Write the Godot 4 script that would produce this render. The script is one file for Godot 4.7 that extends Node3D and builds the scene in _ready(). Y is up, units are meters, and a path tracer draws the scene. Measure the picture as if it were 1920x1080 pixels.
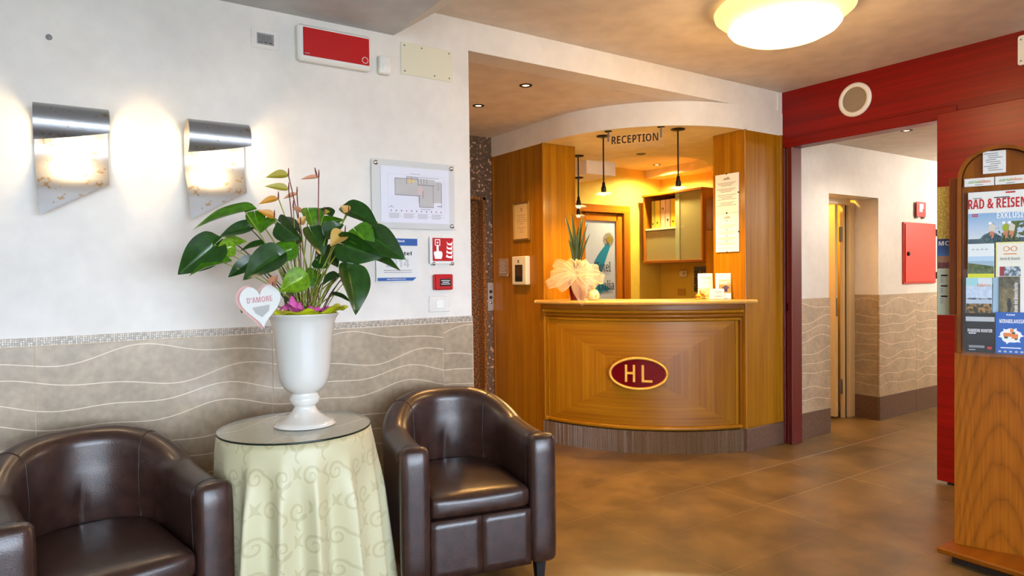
extends Node3D
# Hotel lobby: armchairs and a plant against a white wall, a curved wooden reception desk, a red sliding doorway.

var M := {}
var taken := {}
var noise := FastNoiseLite.new()
var sans := SystemFont.new()
var sansb := SystemFont.new()
var serif := SystemFont.new()
const ZW := -3.09      # plane of the white wall
const XR := 4.54       # plane of the red wall
const HC := 2.64       # main ceiling
const HL := 2.483      # lower ceilings
const HS := 2.32       # underside of the reception soffit

# ------------------------------------------------------------------ setup
func _ready():
	var cam := Camera3D.new(); cam.name = "camera"
	cam.fov = 46.25; cam.near = 0.05; cam.far = 60.0
	cam.position = Vector3(0, 1.3, 0); cam.rotation_degrees = Vector3(-1.137, -33.875, -0.695)
	add_child(cam); cam.current = true
	var env := Environment.new()
	env.background_mode = Environment.BG_SKY
	var sky := Sky.new(); var psm := ProceduralSkyMaterial.new()
	psm.sky_top_color = Color(0.62, 0.74, 0.92); psm.sky_horizon_color = Color(0.9, 0.93, 0.97)
	psm.ground_bottom_color = Color(0.45, 0.44, 0.42); psm.ground_horizon_color = Color(0.75, 0.76, 0.76)
	psm.sky_energy_multiplier = 3.5; psm.ground_energy_multiplier = 2.5
	sky.sky_material = psm; env.sky = sky
	env.tonemap_mode = Environment.TONE_MAPPER_LINEAR
	env.tonemap_exposure = 1.06
	env.sdfgi_enabled = true; env.ssao_enabled = true; env.ssil_enabled = true
	var we := WorldEnvironment.new(); we.name = "world_environment"; we.environment = env; add_child(we)
	# daylight entering by the front windows behind the camera
	area("window_daylight", Vector3(0.5, 1.5, 4.0), Vector3(0.6, 1.6, -3.0), Vector2(6.0, 2.0), Color(0.88, 0.95, 1.0), 23.0)
	noise.seed = 7
	for f in [sans, sansb]: f.font_names = PackedStringArray(["Droid Sans"])
	sansb.font_weight = 700
	serif.font_names = PackedStringArray(["Droid Serif"]); serif.font_italic = true
	materials()
	shell()
	corridor()
	alcove()
	reception_room()
	counter()
	lamps()
	wall_things()
	furniture()
	plant()
	counter_things()
	reception_things()
	stand()

func area(called, at, towards, size, color, energy):
	var l := AreaLight3D.new(); l.name = called; l.area_size = size; l.light_color = color; l.light_energy = energy
	l.shadow_enabled = true; l.area_range = 20.0; l.area_attenuation = 2.0
	add_child(l, true); l.look_at_from_position(at, towards)
	return l

func omni(parent, at, color, energy, size := 0.03):
	var l := OmniLight3D.new(); l.name = "bulb_light"; l.light_color = color; l.light_energy = energy; l.light_size = size
	l.omni_range = 12.0; l.omni_attenuation = 2.0; l.shadow_enabled = true; l.position = at; parent.add_child(l, true)
	return l

func spot(parent, at, dir, color, energy, angle, size := 0.03):
	var l := SpotLight3D.new(); l.name = "spot_light"; l.light_color = color; l.light_energy = energy; l.light_size = size
	l.spot_range = 12.0; l.spot_attenuation = 2.0; l.spot_angle = angle; l.spot_angle_attenuation = 0.8; l.shadow_enabled = true
	parent.add_child(l, true); l.position = at
	var up := Vector3.UP if absf(dir.y) < 0.9 else Vector3.RIGHT
	l.basis = Basis.looking_at(dir, up)
	return l

# ------------------------------------------------------------------ naming
func numbered(n: String) -> String:
	if not taken.has(n):
		taken[n] = 0
		return n
	taken[n] += 1
	return "%s_%03d" % [n, taken[n]]

func tag(o, label := "", category := "", group := "", kind := ""):
	if label: o.set_meta("label", label)
	if category: o.set_meta("category", category)
	if group: o.set_meta("group", group)
	if kind: o.set_meta("kind", kind)
	return o

func thing(called, label, category, at := Vector3.ZERO, turn := 0.0, group := "", kind := ""):
	var o := Node3D.new(); o.name = numbered(called); add_child(o)
	o.position = at; o.rotation.y = turn
	return tag(o, label, category, group, kind)

func put(called, st, mat, parent, at := Vector3.ZERO, basis := Basis()):
	var o := MeshInstance3D.new(); o.name = called
	if st is SurfaceTool:
		st.generate_normals(); o.mesh = st.commit()
	else:
		o.mesh = st
	o.material_override = mat if mat is Material else M[mat]
	o.transform = Transform3D(basis, at)
	parent.add_child(o, true)
	return o

func solo(called, st, mat, label, category, group := "", kind := "", at := Vector3.ZERO, basis := Basis()):
	var o = put(numbered(called), st, mat, self, at, basis)
	return tag(o, label, category, group, kind)

func lettering(parent, text, center: Vector3, w, h, basis: Basis, mat, font = null, called := "lettering"):
	var t := TextMesh.new(); t.text = text; t.font = font if font else sans; t.font_size = 48; t.pixel_size = 0.01; t.depth = 0.02; t.curve_step = 1.5
	var bb: AABB = t.get_aabb()
	var o := MeshInstance3D.new(); o.name = called; o.mesh = t; o.material_override = M[mat] if mat is String else mat
	var s := Vector3(w / maxf(bb.size.x, 0.001), h / maxf(bb.size.y, 0.001), 0.05)
	var b := basis * Basis.from_scale(s)
	o.transform = Transform3D(b, center - b * (bb.position + bb.size * 0.5))
	parent.add_child(o, true)
	return o

# ------------------------------------------------------------------ geometry
func S(smooth := false) -> SurfaceTool:
	var st := SurfaceTool.new(); st.begin(Mesh.PRIMITIVE_TRIANGLES); st.set_smooth_group(0 if smooth else -1)
	return st

func face(st: SurfaceTool, p: Array, hint: Vector3, uv := []):
	var n := Plane(p[0], p[1], p[2]).normal
	var rev := n.dot(hint) < 0.0
	for i in range(1, p.size() - 1):
		var t := [0, i + 1, i] if rev else [0, i, i + 1]
		for k in t:
			st.set_uv(uv[k] if uv.size() else Vector2(p[k].x, p[k].y))
			st.add_vertex(p[k])

func box(st: SurfaceTool, c: Vector3, s: Vector3, bev := 0.0, xf := Transform3D()):
	var h := s * 0.5
	var b := minf(bev, minf(h.x, minf(h.y, h.z)) * 0.95)
	var V := func(sx, sy, sz, ax):
		var v := Vector3(sx * h.x, sy * h.y, sz * h.z)
		if b > 0.0:
			if ax != 0: v.x -= sx * b
			if ax != 1: v.y -= sy * b
			if ax != 2: v.z -= sz * b
		return xf * (c + v)
	var R: Basis = xf.basis
	var sg := [-1.0, 1.0]
	for s1 in sg:
		face(st, [V.call(s1, -1, -1, 0), V.call(s1, 1, -1, 0), V.call(s1, 1, 1, 0), V.call(s1, -1, 1, 0)], R * Vector3(s1, 0, 0), [Vector2(0, 0), Vector2(0, 1), Vector2(1, 1), Vector2(1, 0)])
		face(st, [V.call(-1, s1, -1, 1), V.call(1, s1, -1, 1), V.call(1, s1, 1, 1), V.call(-1, s1, 1, 1)], R * Vector3(0, s1, 0), [Vector2(0, 0), Vector2(1, 0), Vector2(1, 1), Vector2(0, 1)])
		face(st, [V.call(-1, -1, s1, 2), V.call(1, -1, s1, 2), V.call(1, 1, s1, 2), V.call(-1, 1, s1, 2)], R * Vector3(0, 0, s1), [Vector2(0, 1), Vector2(1, 1), Vector2(1, 0), Vector2(0, 0)])
	if b <= 0.0: return
	for s1 in sg:
		for s2 in sg:
			face(st, [V.call(-1, s1, s2, 1), V.call(1, s1, s2, 1), V.call(1, s1, s2, 2), V.call(-1, s1, s2, 2)], R * Vector3(0, s1, s2))
			face(st, [V.call(s1, -1, s2, 0), V.call(s1, 1, s2, 0), V.call(s1, 1, s2, 2), V.call(s1, -1, s2, 2)], R * Vector3(s1, 0, s2))
			face(st, [V.call(s1, s2, -1, 0), V.call(s1, s2, 1, 0), V.call(s1, s2, 1, 1), V.call(s1, s2, -1, 1)], R * Vector3(s1, s2, 0))
			for s3 in sg:
				face(st, [V.call(s1, s2, s3, 0), V.call(s1, s2, s3, 1), V.call(s1, s2, s3, 2)], R * Vector3(s1, s2, s3))

func bx(c: Vector3, s: Vector3, bev := 0.0) -> SurfaceTool:
	var st := S(); box(st, c, s, bev); return st

func span(a: Vector3, b: Vector3, bev := 0.0) -> SurfaceTool:   # a box between two corners
	return bx((a + b) * 0.5, (b - a).abs(), bev)

func sheet(st: SurfaceTool, P: Callable, nu: int, nv: int, flip := false):   # a grid surface, P(u, v) -> point
	for i in nu:
		for j in nv:
			var q := [Vector2(i, j), Vector2(i + 1, j), Vector2(i + 1, j + 1), Vector2(i, j + 1)]
			var p := []
			for k in 4:
				q[k] = Vector2(q[k].x / nu, q[k].y / nv); p.append(P.call(q[k].x, q[k].y))
			for k in ([0, 2, 1, 0, 3, 2] if flip else [0, 1, 2, 0, 2, 3]):
				st.set_uv(q[k]); st.add_vertex(p[k])

func lathe(prof: Array, seg := 40, c := Vector3.ZERO, smooth := true) -> SurfaceTool:   # profile of (radius, height), bottom to top on the outside
	var st := S(smooth)
	var n := prof.size() - 1
	sheet(st, func(u, v):
		var f: float = v * n; var i := mini(int(f + 0.0001), n - 1); var q: Vector2 = prof[i].lerp(prof[i + 1], f - i)
		var a: float = (0.0 if u >= 0.99999 else u) * TAU
		return c + Vector3(cos(a) * q.x, q.y, sin(a) * q.x), seg, n, false)
	return st

func tube(st: SurfaceTool, pts: Array, r, seg := 8):
	var n := pts.size()
	var rings := []
	var side := Vector3.ZERO
	for i in n:
		var d: Vector3 = (pts[mini(i + 1, n - 1)] - pts[maxi(i - 1, 0)]).normalized()
		if side == Vector3.ZERO:
			side = d.cross(Vector3.UP if absf(d.y) < 0.9 else Vector3.RIGHT).normalized()
		side = (side - d * side.dot(d)).normalized()
		var up := d.cross(side)
		var rr: float = r[i] if r is Array else r
		var ring := []
		for k in seg:
			var a := TAU * k / seg
			ring.append(pts[i] + (side * cos(a) + up * sin(a)) * rr)
		rings.append(ring)
	for i in n - 1:
		for k in seg:
			var k2 := (k + 1) % seg
			var q := [rings[i][k], rings[i][k2], rings[i + 1][k2], rings[i + 1][k]]
			for m in [0, 1, 2, 0, 2, 3]:
				st.set_uv(Vector2(float(k) / seg, float(i) / n)); st.add_vertex(q[m])
	for e in [0, n - 1]:
		var dd: Vector3 = pts[0] - pts[1] if e == 0 else pts[n - 1] - pts[n - 2]
		face(st, rings[e], dd)

func prism(st: SurfaceTool, poly: PackedVector2Array, d0: float, d1: float, flat := true):   # outline in x, y; thickness along z
	if Geometry2D.is_polygon_clockwise(poly): poly.reverse()
	var ids := Geometry2D.triangulate_polygon(poly)
	var lo := poly[0]; var hi := poly[0]
	for p in poly: lo = lo.min(p); hi = hi.max(p)
	var ex := (hi - lo).max(Vector2(0.0001, 0.0001))
	for t in range(0, ids.size(), 3):
		for z in [d0, d1]:
			var a := []; var uv := []
			for k in 3:
				var p := poly[ids[t + k]]
				a.append(Vector3(p.x, p.y, z)); uv.append(Vector2((p.x - lo.x) / ex.x, (hi.y - p.y) / ex.y))
			face(st, a, Vector3(0, 0, z - (d0 + d1) * 0.5), uv)
	for i in poly.size():
		var p := poly[i]; var q := poly[(i + 1) % poly.size()]
		var e := q - p
		face(st, [Vector3(p.x, p.y, d0), Vector3(q.x, q.y, d0), Vector3(q.x, q.y, d1), Vector3(p.x, p.y, d1)], Vector3(e.y, -e.x, 0))

func slab(poly: Array, y0: float, y1: float) -> SurfaceTool:   # plan outline of (x, z), extruded upwards
	var pv := PackedVector2Array()
	for p in poly: pv.append(Vector2(p.x, -p.y))
	var st := S(); prism(st, pv, y0, y1)
	var ar := st.commit_to_arrays()
	var vs: PackedVector3Array = ar[Mesh.ARRAY_VERTEX]; var uvs: PackedVector2Array = ar[Mesh.ARRAY_TEX_UV]
	var out := S()
	for i in vs.size():
		out.set_uv(uvs[i]); out.add_vertex(Vector3(vs[i].x, vs[i].z, -vs[i].y))
	return out

func soft(c: Vector3, s: Vector3, r: float, n := 6, bulge := Vector3.ZERO) -> SurfaceTool:   # box with round edges, like a cushion
	var st := S(true)
	var h := s * 0.5
	for ax in 3:
		for sg in [-1.0, 1.0]:
			sheet(st, func(u, v):
				var q := Vector3.ZERO
				# points crowd towards the edges so that the rounding is smooth
				var a: float = (u * 2.0 - 1.0); var b: float = (v * 2.0 - 1.0)
				a = sin(a * PI / 2); b = sin(b * PI / 2)
				q[ax] = sg; q[(ax + 1) % 3] = a; q[(ax + 2) % 3] = b
				var p := Vector3(q.x * h.x, q.y * h.y, q.z * h.z)
				var inner := (h - Vector3(r, r, r)).max(Vector3.ZERO)
				var cl := p.clamp(-inner, inner)
				var d := p - cl
				var o := cl + d.normalized() * r
				o += Vector3(bulge.x * q.x * (1 - q.y * q.y) * (1 - q.z * q.z), bulge.y * q.y * (1 - q.x * q.x) * (1 - q.z * q.z), bulge.z * q.z * (1 - q.x * q.x) * (1 - q.y * q.y))
				return (c + o).snapped(Vector3(0.00001, 0.00001, 0.00001)), n, n, sg < 0.0)
	return st

func arc_pts(cx, cz, r, a0, a1, n) -> Array:
	var out := []
	for i in n + 1:
		var a := deg_to_rad(lerpf(a0, a1, float(i) / n))
		out.append(Vector2(cx + r * cos(a), cz + r * sin(a)))
	return out

func ellipse(rx, ry, n := 48) -> PackedVector2Array:
	var p := PackedVector2Array()
	for i in n: p.append(Vector2(rx * cos(TAU * i / n), ry * sin(TAU * i / n)))
	return p

func rrect(w, h, r, n := 4) -> PackedVector2Array:
	var p := PackedVector2Array()
	for c in 4:
		var sx = [1, -1, -1, 1][c]; var sy = [1, 1, -1, -1][c]
		for i in n + 1:
			var a := PI / 2 * (c + float(i) / n)
			p.append(Vector2(sx * (w / 2 - r) + r * cos(a), sy * (h / 2 - r) + r * sin(a)))
	return p

# ------------------------------------------------------------------ textures
func nz(w: int, h: int, freq: float, sd: int, oct := 3) -> PackedByteArray:
	var n := FastNoiseLite.new(); n.seed = sd; n.frequency = freq; n.noise_type = FastNoiseLite.TYPE_SIMPLEX_SMOOTH
	n.fractal_type = FastNoiseLite.FRACTAL_FBM; n.fractal_octaves = oct
	var im := n.get_seamless_image(w, h); im.convert(Image.FORMAT_L8)
	return im.get_data()

func grown(w0, h0, w, h, freq, sd, oct := 3) -> PackedByteArray:   # noise stretched from a small picture to a large one
	var im := Image.create_from_data(w0, h0, false, Image.FORMAT_L8, nz(w0, h0, freq, sd, oct))
	im.resize(w, h, Image.INTERPOLATE_CUBIC)
	return im.get_data()

func pic(w: int, h: int, f: Callable) -> Image:
	var d := PackedByteArray(); d.resize(w * h * 3)
	var k := 0
	for y in h:
		for x in w:
			var c: Color = f.call(x, y)
			d[k] = clampi(int(c.r * 255.0), 0, 255); d[k + 1] = clampi(int(c.g * 255.0), 0, 255); d[k + 2] = clampi(int(c.b * 255.0), 0, 255)
			k += 3
	return Image.create_from_data(w, h, false, Image.FORMAT_RGB8, d)

func tx(im: Image) -> ImageTexture:
	return ImageTexture.create_from_image(im)

func mat(called: String, color: Color, rough := 0.6, metal := 0.0, tex: Texture2D = null) -> StandardMaterial3D:
	var m := StandardMaterial3D.new(); m.resource_name = called
	m.albedo_color = color; m.roughness = rough; m.metallic = metal; m.cull_mode = BaseMaterial3D.CULL_DISABLED
	if tex: m.albedo_texture = tex
	M[called] = m
	return m

func tri(m: StandardMaterial3D, s: Vector3, world := false):
	m.uv1_triplanar = true; m.uv1_scale = s; m.uv1_triplanar_sharpness = 8.0; m.uv1_world_triplanar = world
	return m

func rough_relief(m: StandardMaterial3D, tex: Texture2D, cm: float):
	m.heightmap_enabled = true; m.heightmap_texture = tex; m.heightmap_scale = cm
	return m

func glow(called, color, energy):
	var m := mat(called, color, 0.5); m.emission_enabled = true; m.emission = color; m.emission_energy_multiplier = energy
	return m

func pane(called, color: Color, alpha: float, rough := 0.05):
	var m := mat(called, Color(color, alpha), rough); m.transparency = BaseMaterial3D.TRANSPARENCY_ALPHA
	return m

func materials():
	# plaster and paint
	var pl := grown(128, 128, 512, 512, 0.02, 3, 4); var pf := nz(512, 512, 0.03, 5, 4)
	var plaster := tx(pic(512, 512, func(x, y):
		var v: float = 0.965 + (pl[y * 512 + x] - 128) / 128.0 * 0.03 + (pf[y * 512 + x] - 128) / 128.0 * 0.015
		return Color(v, v, v)))
	var hgt := tx(pic(512, 512, func(x, y):
		var v: float = 0.5 + (pl[y * 512 + x] - 128) / 256.0 * 0.7 + (pf[y * 512 + x] - 128) / 256.0 * 0.3
		return Color(v, v, v)))
	var wallm = tri(mat("white_plaster", Color(0.9, 0.885, 0.86), 0.55, 0, plaster), Vector3(0.7, 0.7, 0.7), true)
	rough_relief(wallm, hgt, 0.15)
	tri(mat("cream_paint", Color(0.93, 0.88, 0.78), 0.6, 0, plaster), Vector3(0.7, 0.7, 0.7), true)
	tri(mat("yellow_paint", Color(0.86, 0.75, 0.30), 0.6, 0, plaster), Vector3(0.7, 0.7, 0.7), true)
	var st1 := nz(512, 512, 0.012, 11, 5)
	var stuc := tx(pic(512, 512, func(x, y):
		var v: float = 0.94 + (st1[y * 512 + x] - 128) / 128.0 * 0.045
		return Color(v, v * 0.99, v * 0.98)))
	tri(mat("ceiling_stucco", Color(0.90, 0.86, 0.80), 0.55, 0, stuc), Vector3(0.8, 0.8, 0.8), true)
	tri(mat("ceiling_grey", Color(0.80, 0.82, 0.83), 0.6, 0, stuc), Vector3(0.8, 0.8, 0.8), true)
	tri(mat("soffit_paint", Color(0.92, 0.86, 0.64), 0.6, 0, stuc), Vector3(0.8, 0.8, 0.8), true)
	# wood: u runs across the grain, v along it
	var g1 := grown(512, 16, 512, 512, 0.05, 21, 3); var g2 := grown(64, 8, 512, 512, 0.09, 22, 3); var g3 := grown(256, 64, 512, 512, 0.12, 23, 2)
	var woodpx := func(i):
		var v: float = (g1[i] - 128) / 128.0 * 0.13 + (g2[i] - 128) / 128.0 * 0.11 + (g3[i] - 128) / 128.0 * 0.05
		return Color(0.90 + v * 0.6, 0.89 + v * 0.8, 0.86 + v * 1.0)
	var wv := tx(pic(512, 512, func(x, y): return woodpx.call(y * 512 + x)))
	var wh := tx(pic(512, 512, func(x, y): return woodpx.call(x * 512 + y)))
	for e in [["oak", Color(0.66, 0.435, 0.03)], ["oak_deep", Color(0.57, 0.34, 0.03)], ["stand_wood", Color(0.60, 0.33, 0.03)], ["door_wood", Color(0.70, 0.42, 0.08)]]:
		var a: StandardMaterial3D = tri(mat(e[0] + "_upright", e[1], 0.32, 0, wv), Vector3(1.6, 0.45, 1.6), true)
		var b: StandardMaterial3D = tri(mat(e[0] + "_level", e[1], 0.32, 0, wh), Vector3(0.45, 1.6, 0.45), true)
		for m in [a, b]:
			m.metallic_specular = 0.35; m.clearcoat_enabled = true; m.clearcoat = 0.15; m.clearcoat_roughness = 0.25
	for e in [["oak_upright2", Color(0.61, 0.395, 0.03), wv, Vector3(1.6, 0.45, 1.6)], ["oak_level2", Color(0.63, 0.41, 0.03), wh, Vector3(0.45, 1.6, 0.45)]]:
		var m: StandardMaterial3D = tri(mat(e[0], e[1], 0.32, 0, e[2]), e[3], true)
		m.metallic_specular = 0.35; m.clearcoat_enabled = true; m.clearcoat = 0.15; m.clearcoat_roughness = 0.25
	var cstone: StandardMaterial3D = tri(mat("counter_stone", Color(0.86, 0.66, 0.32), 0.2, 0, stuc), Vector3(3, 3, 3), true)
	cstone.clearcoat_enabled = true; cstone.clearcoat = 0.5
	var cath := tx(pic(512, 1024, func(x, y):
		var u: float = x / 512.0 - 0.52; var v: float = y / 1024.0
		var i: int = (y % 512) * 512 + x
		var n: float = (g2[i] - 128) / 128.0
		var t: float = v * 5.5 - 15.0 * u * u + n * 0.14
		var line: float = pow(absf(sin(t * PI)), 0.35)
		var w: float = 0.76 + 0.21 * line + (g1[i] - 128) / 128.0 * 0.10
		return Color(w, w * 0.97, w * 0.93)))
	var cm := mat("stand_veneer", Color(0.62, 0.345, 0.03), 0.35, 0, cath); cm.metallic_specular = 0.35; cm.clearcoat_enabled = true; cm.clearcoat = 0.12; cm.clearcoat_roughness = 0.25
	var redm: StandardMaterial3D = tri(mat("red_lacquer", Color(0.54, 0.042, 0.016), 0.38, 0, wh), Vector3(0.4, 1.2, 0.4), true)
	redm.metallic_specular = 0.3; redm.clearcoat_enabled = true; redm.clearcoat = 0.2; redm.clearcoat_roughness = 0.3
	mat("red_dark", Color(0.36, 0.03, 0.03), 0.45)
	mat("steel", Color(0.6, 0.58, 0.55), 0.35, 0.9)
	mat("black", Color(0.02, 0.02, 0.02), 0.5)
	mat("dark_print", Color(0.07, 0.07, 0.08), 0.7)
	mat("grey_print", Color(0.55, 0.55, 0.57), 0.7)
	mat("brown_print", Color(0.16, 0.09, 0.04), 0.6)
	mat("white_print", Color(0.95, 0.95, 0.95), 0.6)
	mat("white_plastic", Color(0.9, 0.9, 0.88), 0.35)
	mat("ivory_plastic", Color(0.86, 0.84, 0.74), 0.4)
	mat("red_plastic", Color(0.72, 0.035, 0.05), 0.3)
	mat("red_print", Color(0.75, 0.06, 0.10), 0.5)
	mat("red_paint", Color(0.86, 0.22, 0.17), 0.4)
	mat("blue_print", Color(0.07, 0.32, 0.62), 0.5)
	mat("green_print", Color(0.55, 0.75, 0.35), 0.5)
	mat("orange_print", Color(0.90, 0.50, 0.20), 0.5)
	mat("paper", Color(0.93, 0.92, 0.90), 0.7)
	mat("clear_edge", Color(0.84, 0.85, 0.85), 0.2)
	pane("acrylic_clear", Color(0.97, 0.98, 0.98), 0.02, 0.04); M.acrylic_clear.metallic_specular = 0.18
	mat("grout", Color(0.84, 0.78, 0.70), 0.9)
	mat("chrome", Color(0.75, 0.75, 0.75), 0.15, 1.0)
	mat("gold", Color(0.83, 0.62, 0.22), 0.28, 1.0)
	mat("gold_satin", Color(0.70, 0.55, 0.25), 0.4, 0.8)
	mat("bronze", Color(0.13, 0.09, 0.06), 0.4, 0.6)
	mat("ceramic", Color(0.83, 0.82, 0.79), 0.12)
	M.ceramic.clearcoat_enabled = true; M.ceramic.clearcoat = 0.6; M.ceramic.clearcoat_roughness = 0.06
	pane("acrylic", Color(0.95, 0.97, 0.97), 0.08, 0.04)
	pane("clear_glass", Color(0.9, 0.95, 0.93), 0.15, 0.03)
	pane("shade_glass", Color(0.85, 0.86, 0.84), 0.22, 0.08)
	mat("glass_edge", Color(0.06, 0.12, 0.09), 0.15)
	mat("cream_door", Color(0.90, 0.80, 0.60), 0.4)
	mat("brushed", Color(0.66, 0.66, 0.66), 0.4, 0.6)
	mat("sun_gold", Color(0.46, 0.36, 0.12), 0.5)
	mat("sun_olive", Color(0.42, 0.40, 0.10), 0.5)
	mat("wave_teal", Color(0.05, 0.42, 0.58), 0.4)
	mat("pale_print", Color(0.72, 0.73, 0.74), 0.6)
	mat("grey_print_pale", Color(0.72, 0.72, 0.70), 0.5)
	mat("blush_print", Color(0.82, 0.60, 0.62), 0.5)
	mat("acrylic_white", Color(0.90, 0.90, 0.89), 0.2)
	mat("plaque_grey", Color(0.86, 0.87, 0.87), 0.15)
	mat("cover_ivory", Color(0.86, 0.85, 0.76), 0.5)
	mat("grille", Color(0.56, 0.50, 0.42), 0.7)
	mat("favour_cream", Color(0.92, 0.80, 0.58), 0.5)
	mat("parchment", Color(0.86, 0.75, 0.52), 0.5)
	mat("brown_pale", Color(0.62, 0.50, 0.34), 0.6)
	mat("brown_glass", Color(0.24, 0.18, 0.13), 0.15)
	mat("notice_grey", Color(0.62, 0.60, 0.58), 0.6)
	mat("cabinet_back", Color(0.62, 0.48, 0.26), 0.6)
	mat("shelf_cream", Color(0.90, 0.86, 0.70), 0.4)
	var fp := mat("frosted_pale", Color(0.74, 0.80, 0.62, 0.75), 0.3); fp.transparency = BaseMaterial3D.TRANSPARENCY_ALPHA
	mat("binder_lime", Color(0.70, 0.68, 0.28), 0.5)
	mat("binder_yellow", Color(0.90, 0.80, 0.30), 0.5)
	mat("binder_pink", Color(0.90, 0.78, 0.66), 0.5)
	mat("binder_bright", Color(0.93, 0.78, 0.16), 0.5)
	mat("ochre_plastic", Color(0.72, 0.56, 0.24), 0.4)
	mat("pale_blue_print", Color(0.62, 0.74, 0.82), 0.4)
	mat("pale_green_print", Color(0.76, 0.82, 0.74), 0.5)
	mat("black_cover", Color(0.05, 0.05, 0.055), 0.3)
	mat("blue_cover", Color(0.05, 0.36, 0.70), 0.3)
	mat("shirt_white", Color(0.85, 0.82, 0.76), 0.5)
	mat("shirt_lime", Color(0.62, 0.68, 0.16), 0.5)
	mat("skin_print", Color(0.80, 0.52, 0.40), 0.5)
	# floor marble
	var f1 := nz(1024, 1024, 0.006, 31, 5); var f2 := nz(1024, 1024, 0.02, 32, 3); var f3 := nz(1024, 1024, 0.005, 33, 3)
	var marble := tx(pic(1024, 1024, func(x, y):
		var i: int = y * 1024 + x
		var v: float = (f1[i] - 128) / 128.0 * 0.15 + (f2[i] - 128) / 128.0 * 0.04
		var vein: float = maxf(0.0, 1.0 - absf(f3[i] - 128 + (f2[i] - 128) * 0.3) / 2.2) * clampf((f1[i] - 120) / 60.0, 0, 1) * 0.0
		v = 0.84 + v + vein
		return Color(v, v * 0.98, v * 0.95)))
	for k in 3:
		var t: float = [1.0, 0.975, 1.02][k]
		tri(mat("floor_marble_%s" % ["mid", "deep", "pale"][k], Color(0.515 * t, 0.405 * t, 0.235 * t), 0.36, 0, marble), Vector3(0.42, 0.42, 0.42), true)
	mat("floor_joint", Color(0.66, 0.55, 0.40), 0.6)
	# wall tiles with wavy lines
	var w1 := nz(1024, 1024, 0.02, 41, 4); var w2 := nz(1024, 1024, 0.004, 42, 3)
	var base := pic(1024, 1024, func(x, y):
		var i: int = y * 1024 + x
		var v: float = 0.92 + (w1[i] - 128) / 128.0 * 0.07 + (w2[i] - 128) / 128.0 * 0.07
		return Color(v * 0.76, v * 0.68, v * 0.575))
	var lc := Color(0.97, 0.90, 0.80)
	var rng := RandomNumberGenerator.new(); rng.seed = 5
	for k in 9:
		var y0: float = 60 + k * 108 + rng.randf_range(-25, 25); var a1 := rng.randf_range(14, 34); var p1 := rng.randf() * TAU; var p2 := rng.randf() * TAU
		for x in 1024:
			var y: float = y0 + a1 * sin(TAU * x / 1024.0 + p1) + 15 * sin(TAU * 2 * x / 1024.0 + p2)
			for d in 4:
				base.set_pixel(x, posmod(int(y) + d, 1024), lc)
	var wtx := tx(base)
	mat("wave_tile", Color(0.885, 0.88, 0.87), 0.28, 0, wtx)
	mat("wave_tile_pale", Color(1, 1, 1), 0.28, 0, wtx)
	var plain := pic(256, 256, func(x, y):
		var i: int = (y * 4) * 1024 + x * 4
		var v: float = 0.80 + (w1[i] - 128) / 128.0 * 0.10
		return Color(v, v * 0.92, v * 0.86))
	tri(mat("skirting_tile", Color(0.50, 0.41, 0.36), 0.3, 0, tx(plain)), Vector3(1.5, 1.5, 1.5), true)
	tri(mat("fluted_tile", Color(0.52, 0.44, 0.33), 0.35, 0, tx(plain)), Vector3(3, 3, 3), true)
	# small mosaics, too fine to tell the pieces apart
	var mrng := RandomNumberGenerator.new(); mrng.seed = 9
	var mo := Image.create_empty(256, 256, false, Image.FORMAT_RGB8); mo.fill(Color(0.36, 0.29, 0.23))
	for a in 32:
		for b in 32:
			var v := mrng.randf()
			var c := Color(0.34, 0.27, 0.215) * (0.9 + 0.2 * mrng.randf())
			if v > 0.89: c = Color(0.70, 0.57, 0.47)
			elif v > 0.74: c = Color(0.45, 0.37, 0.29)
			mo.fill_rect(Rect2i(a * 8, b * 8, 7, 7), c)
	tri(mat("brown_mosaic", Color(1, 1, 1), 0.25, 0, tx(mo)), Vector3(1.85, 1.85, 1.85), true)
	var ms := Image.create_empty(128, 128, false, Image.FORMAT_RGB8); ms.fill(Color(0.50, 0.44, 0.38))
	for a in 16:
		for b in 16:
			ms.fill_rect(Rect2i(a * 8 + 1, b * 8 + 1, 6, 6), Color(0.80, 0.76, 0.70) * (0.75 + 0.35 * mrng.randf()))
	tri(mat("grey_mosaic", Color(1, 1, 1), 0.3, 0, tx(ms)), Vector3(8, 8, 8), true)
	var e1 := nz(256, 256, 0.12, 51, 3)
	var spk := tx(pic(256, 256, func(x, y):
		var v: float = e1[y * 256 + x] / 255.0
		var t: float = smoothstep(0.45, 0.56, v)
		return Color(0.30, 0.21, 0.10).lerp(Color(0.62, 0.46, 0.25), t)))
	tri(mat("speckled_granite", Color(1.0, 0.88, 0.7), 0.3, 0, spk), Vector3(1.8, 1.8, 1.8), true)
	tri(mat("speckled_metal", Color(0.85, 0.74, 0.55), 0.35, 0.1, spk), Vector3(1.6, 1.6, 1.6), true)
	# leather
	var l1 := nz(512, 512, 0.09, 61, 3); var l2 := nz(512, 512, 0.008, 62, 3)
	var lh := tx(pic(512, 512, func(x, y):
		var v: float = l1[y * 512 + x] / 255.0
		return Color(v, v, v)))
	var lcol := tx(pic(512, 512, func(x, y):
		var v: float = 0.9 + (l2[y * 512 + x] - 128) / 128.0 * 0.16
		return Color(v, v, v)))
	var le: StandardMaterial3D = tri(mat("brown_leather", Color(0.235, 0.145, 0.115), 0.34, 0, lcol), Vector3(3, 3, 3))
	rough_relief(le, lh, 0.035); le.clearcoat_enabled = true; le.clearcoat = 0.3; le.clearcoat_roughness = 0.22
	mat("leather_seam", Color(0.15, 0.09, 0.07), 0.4)
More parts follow.
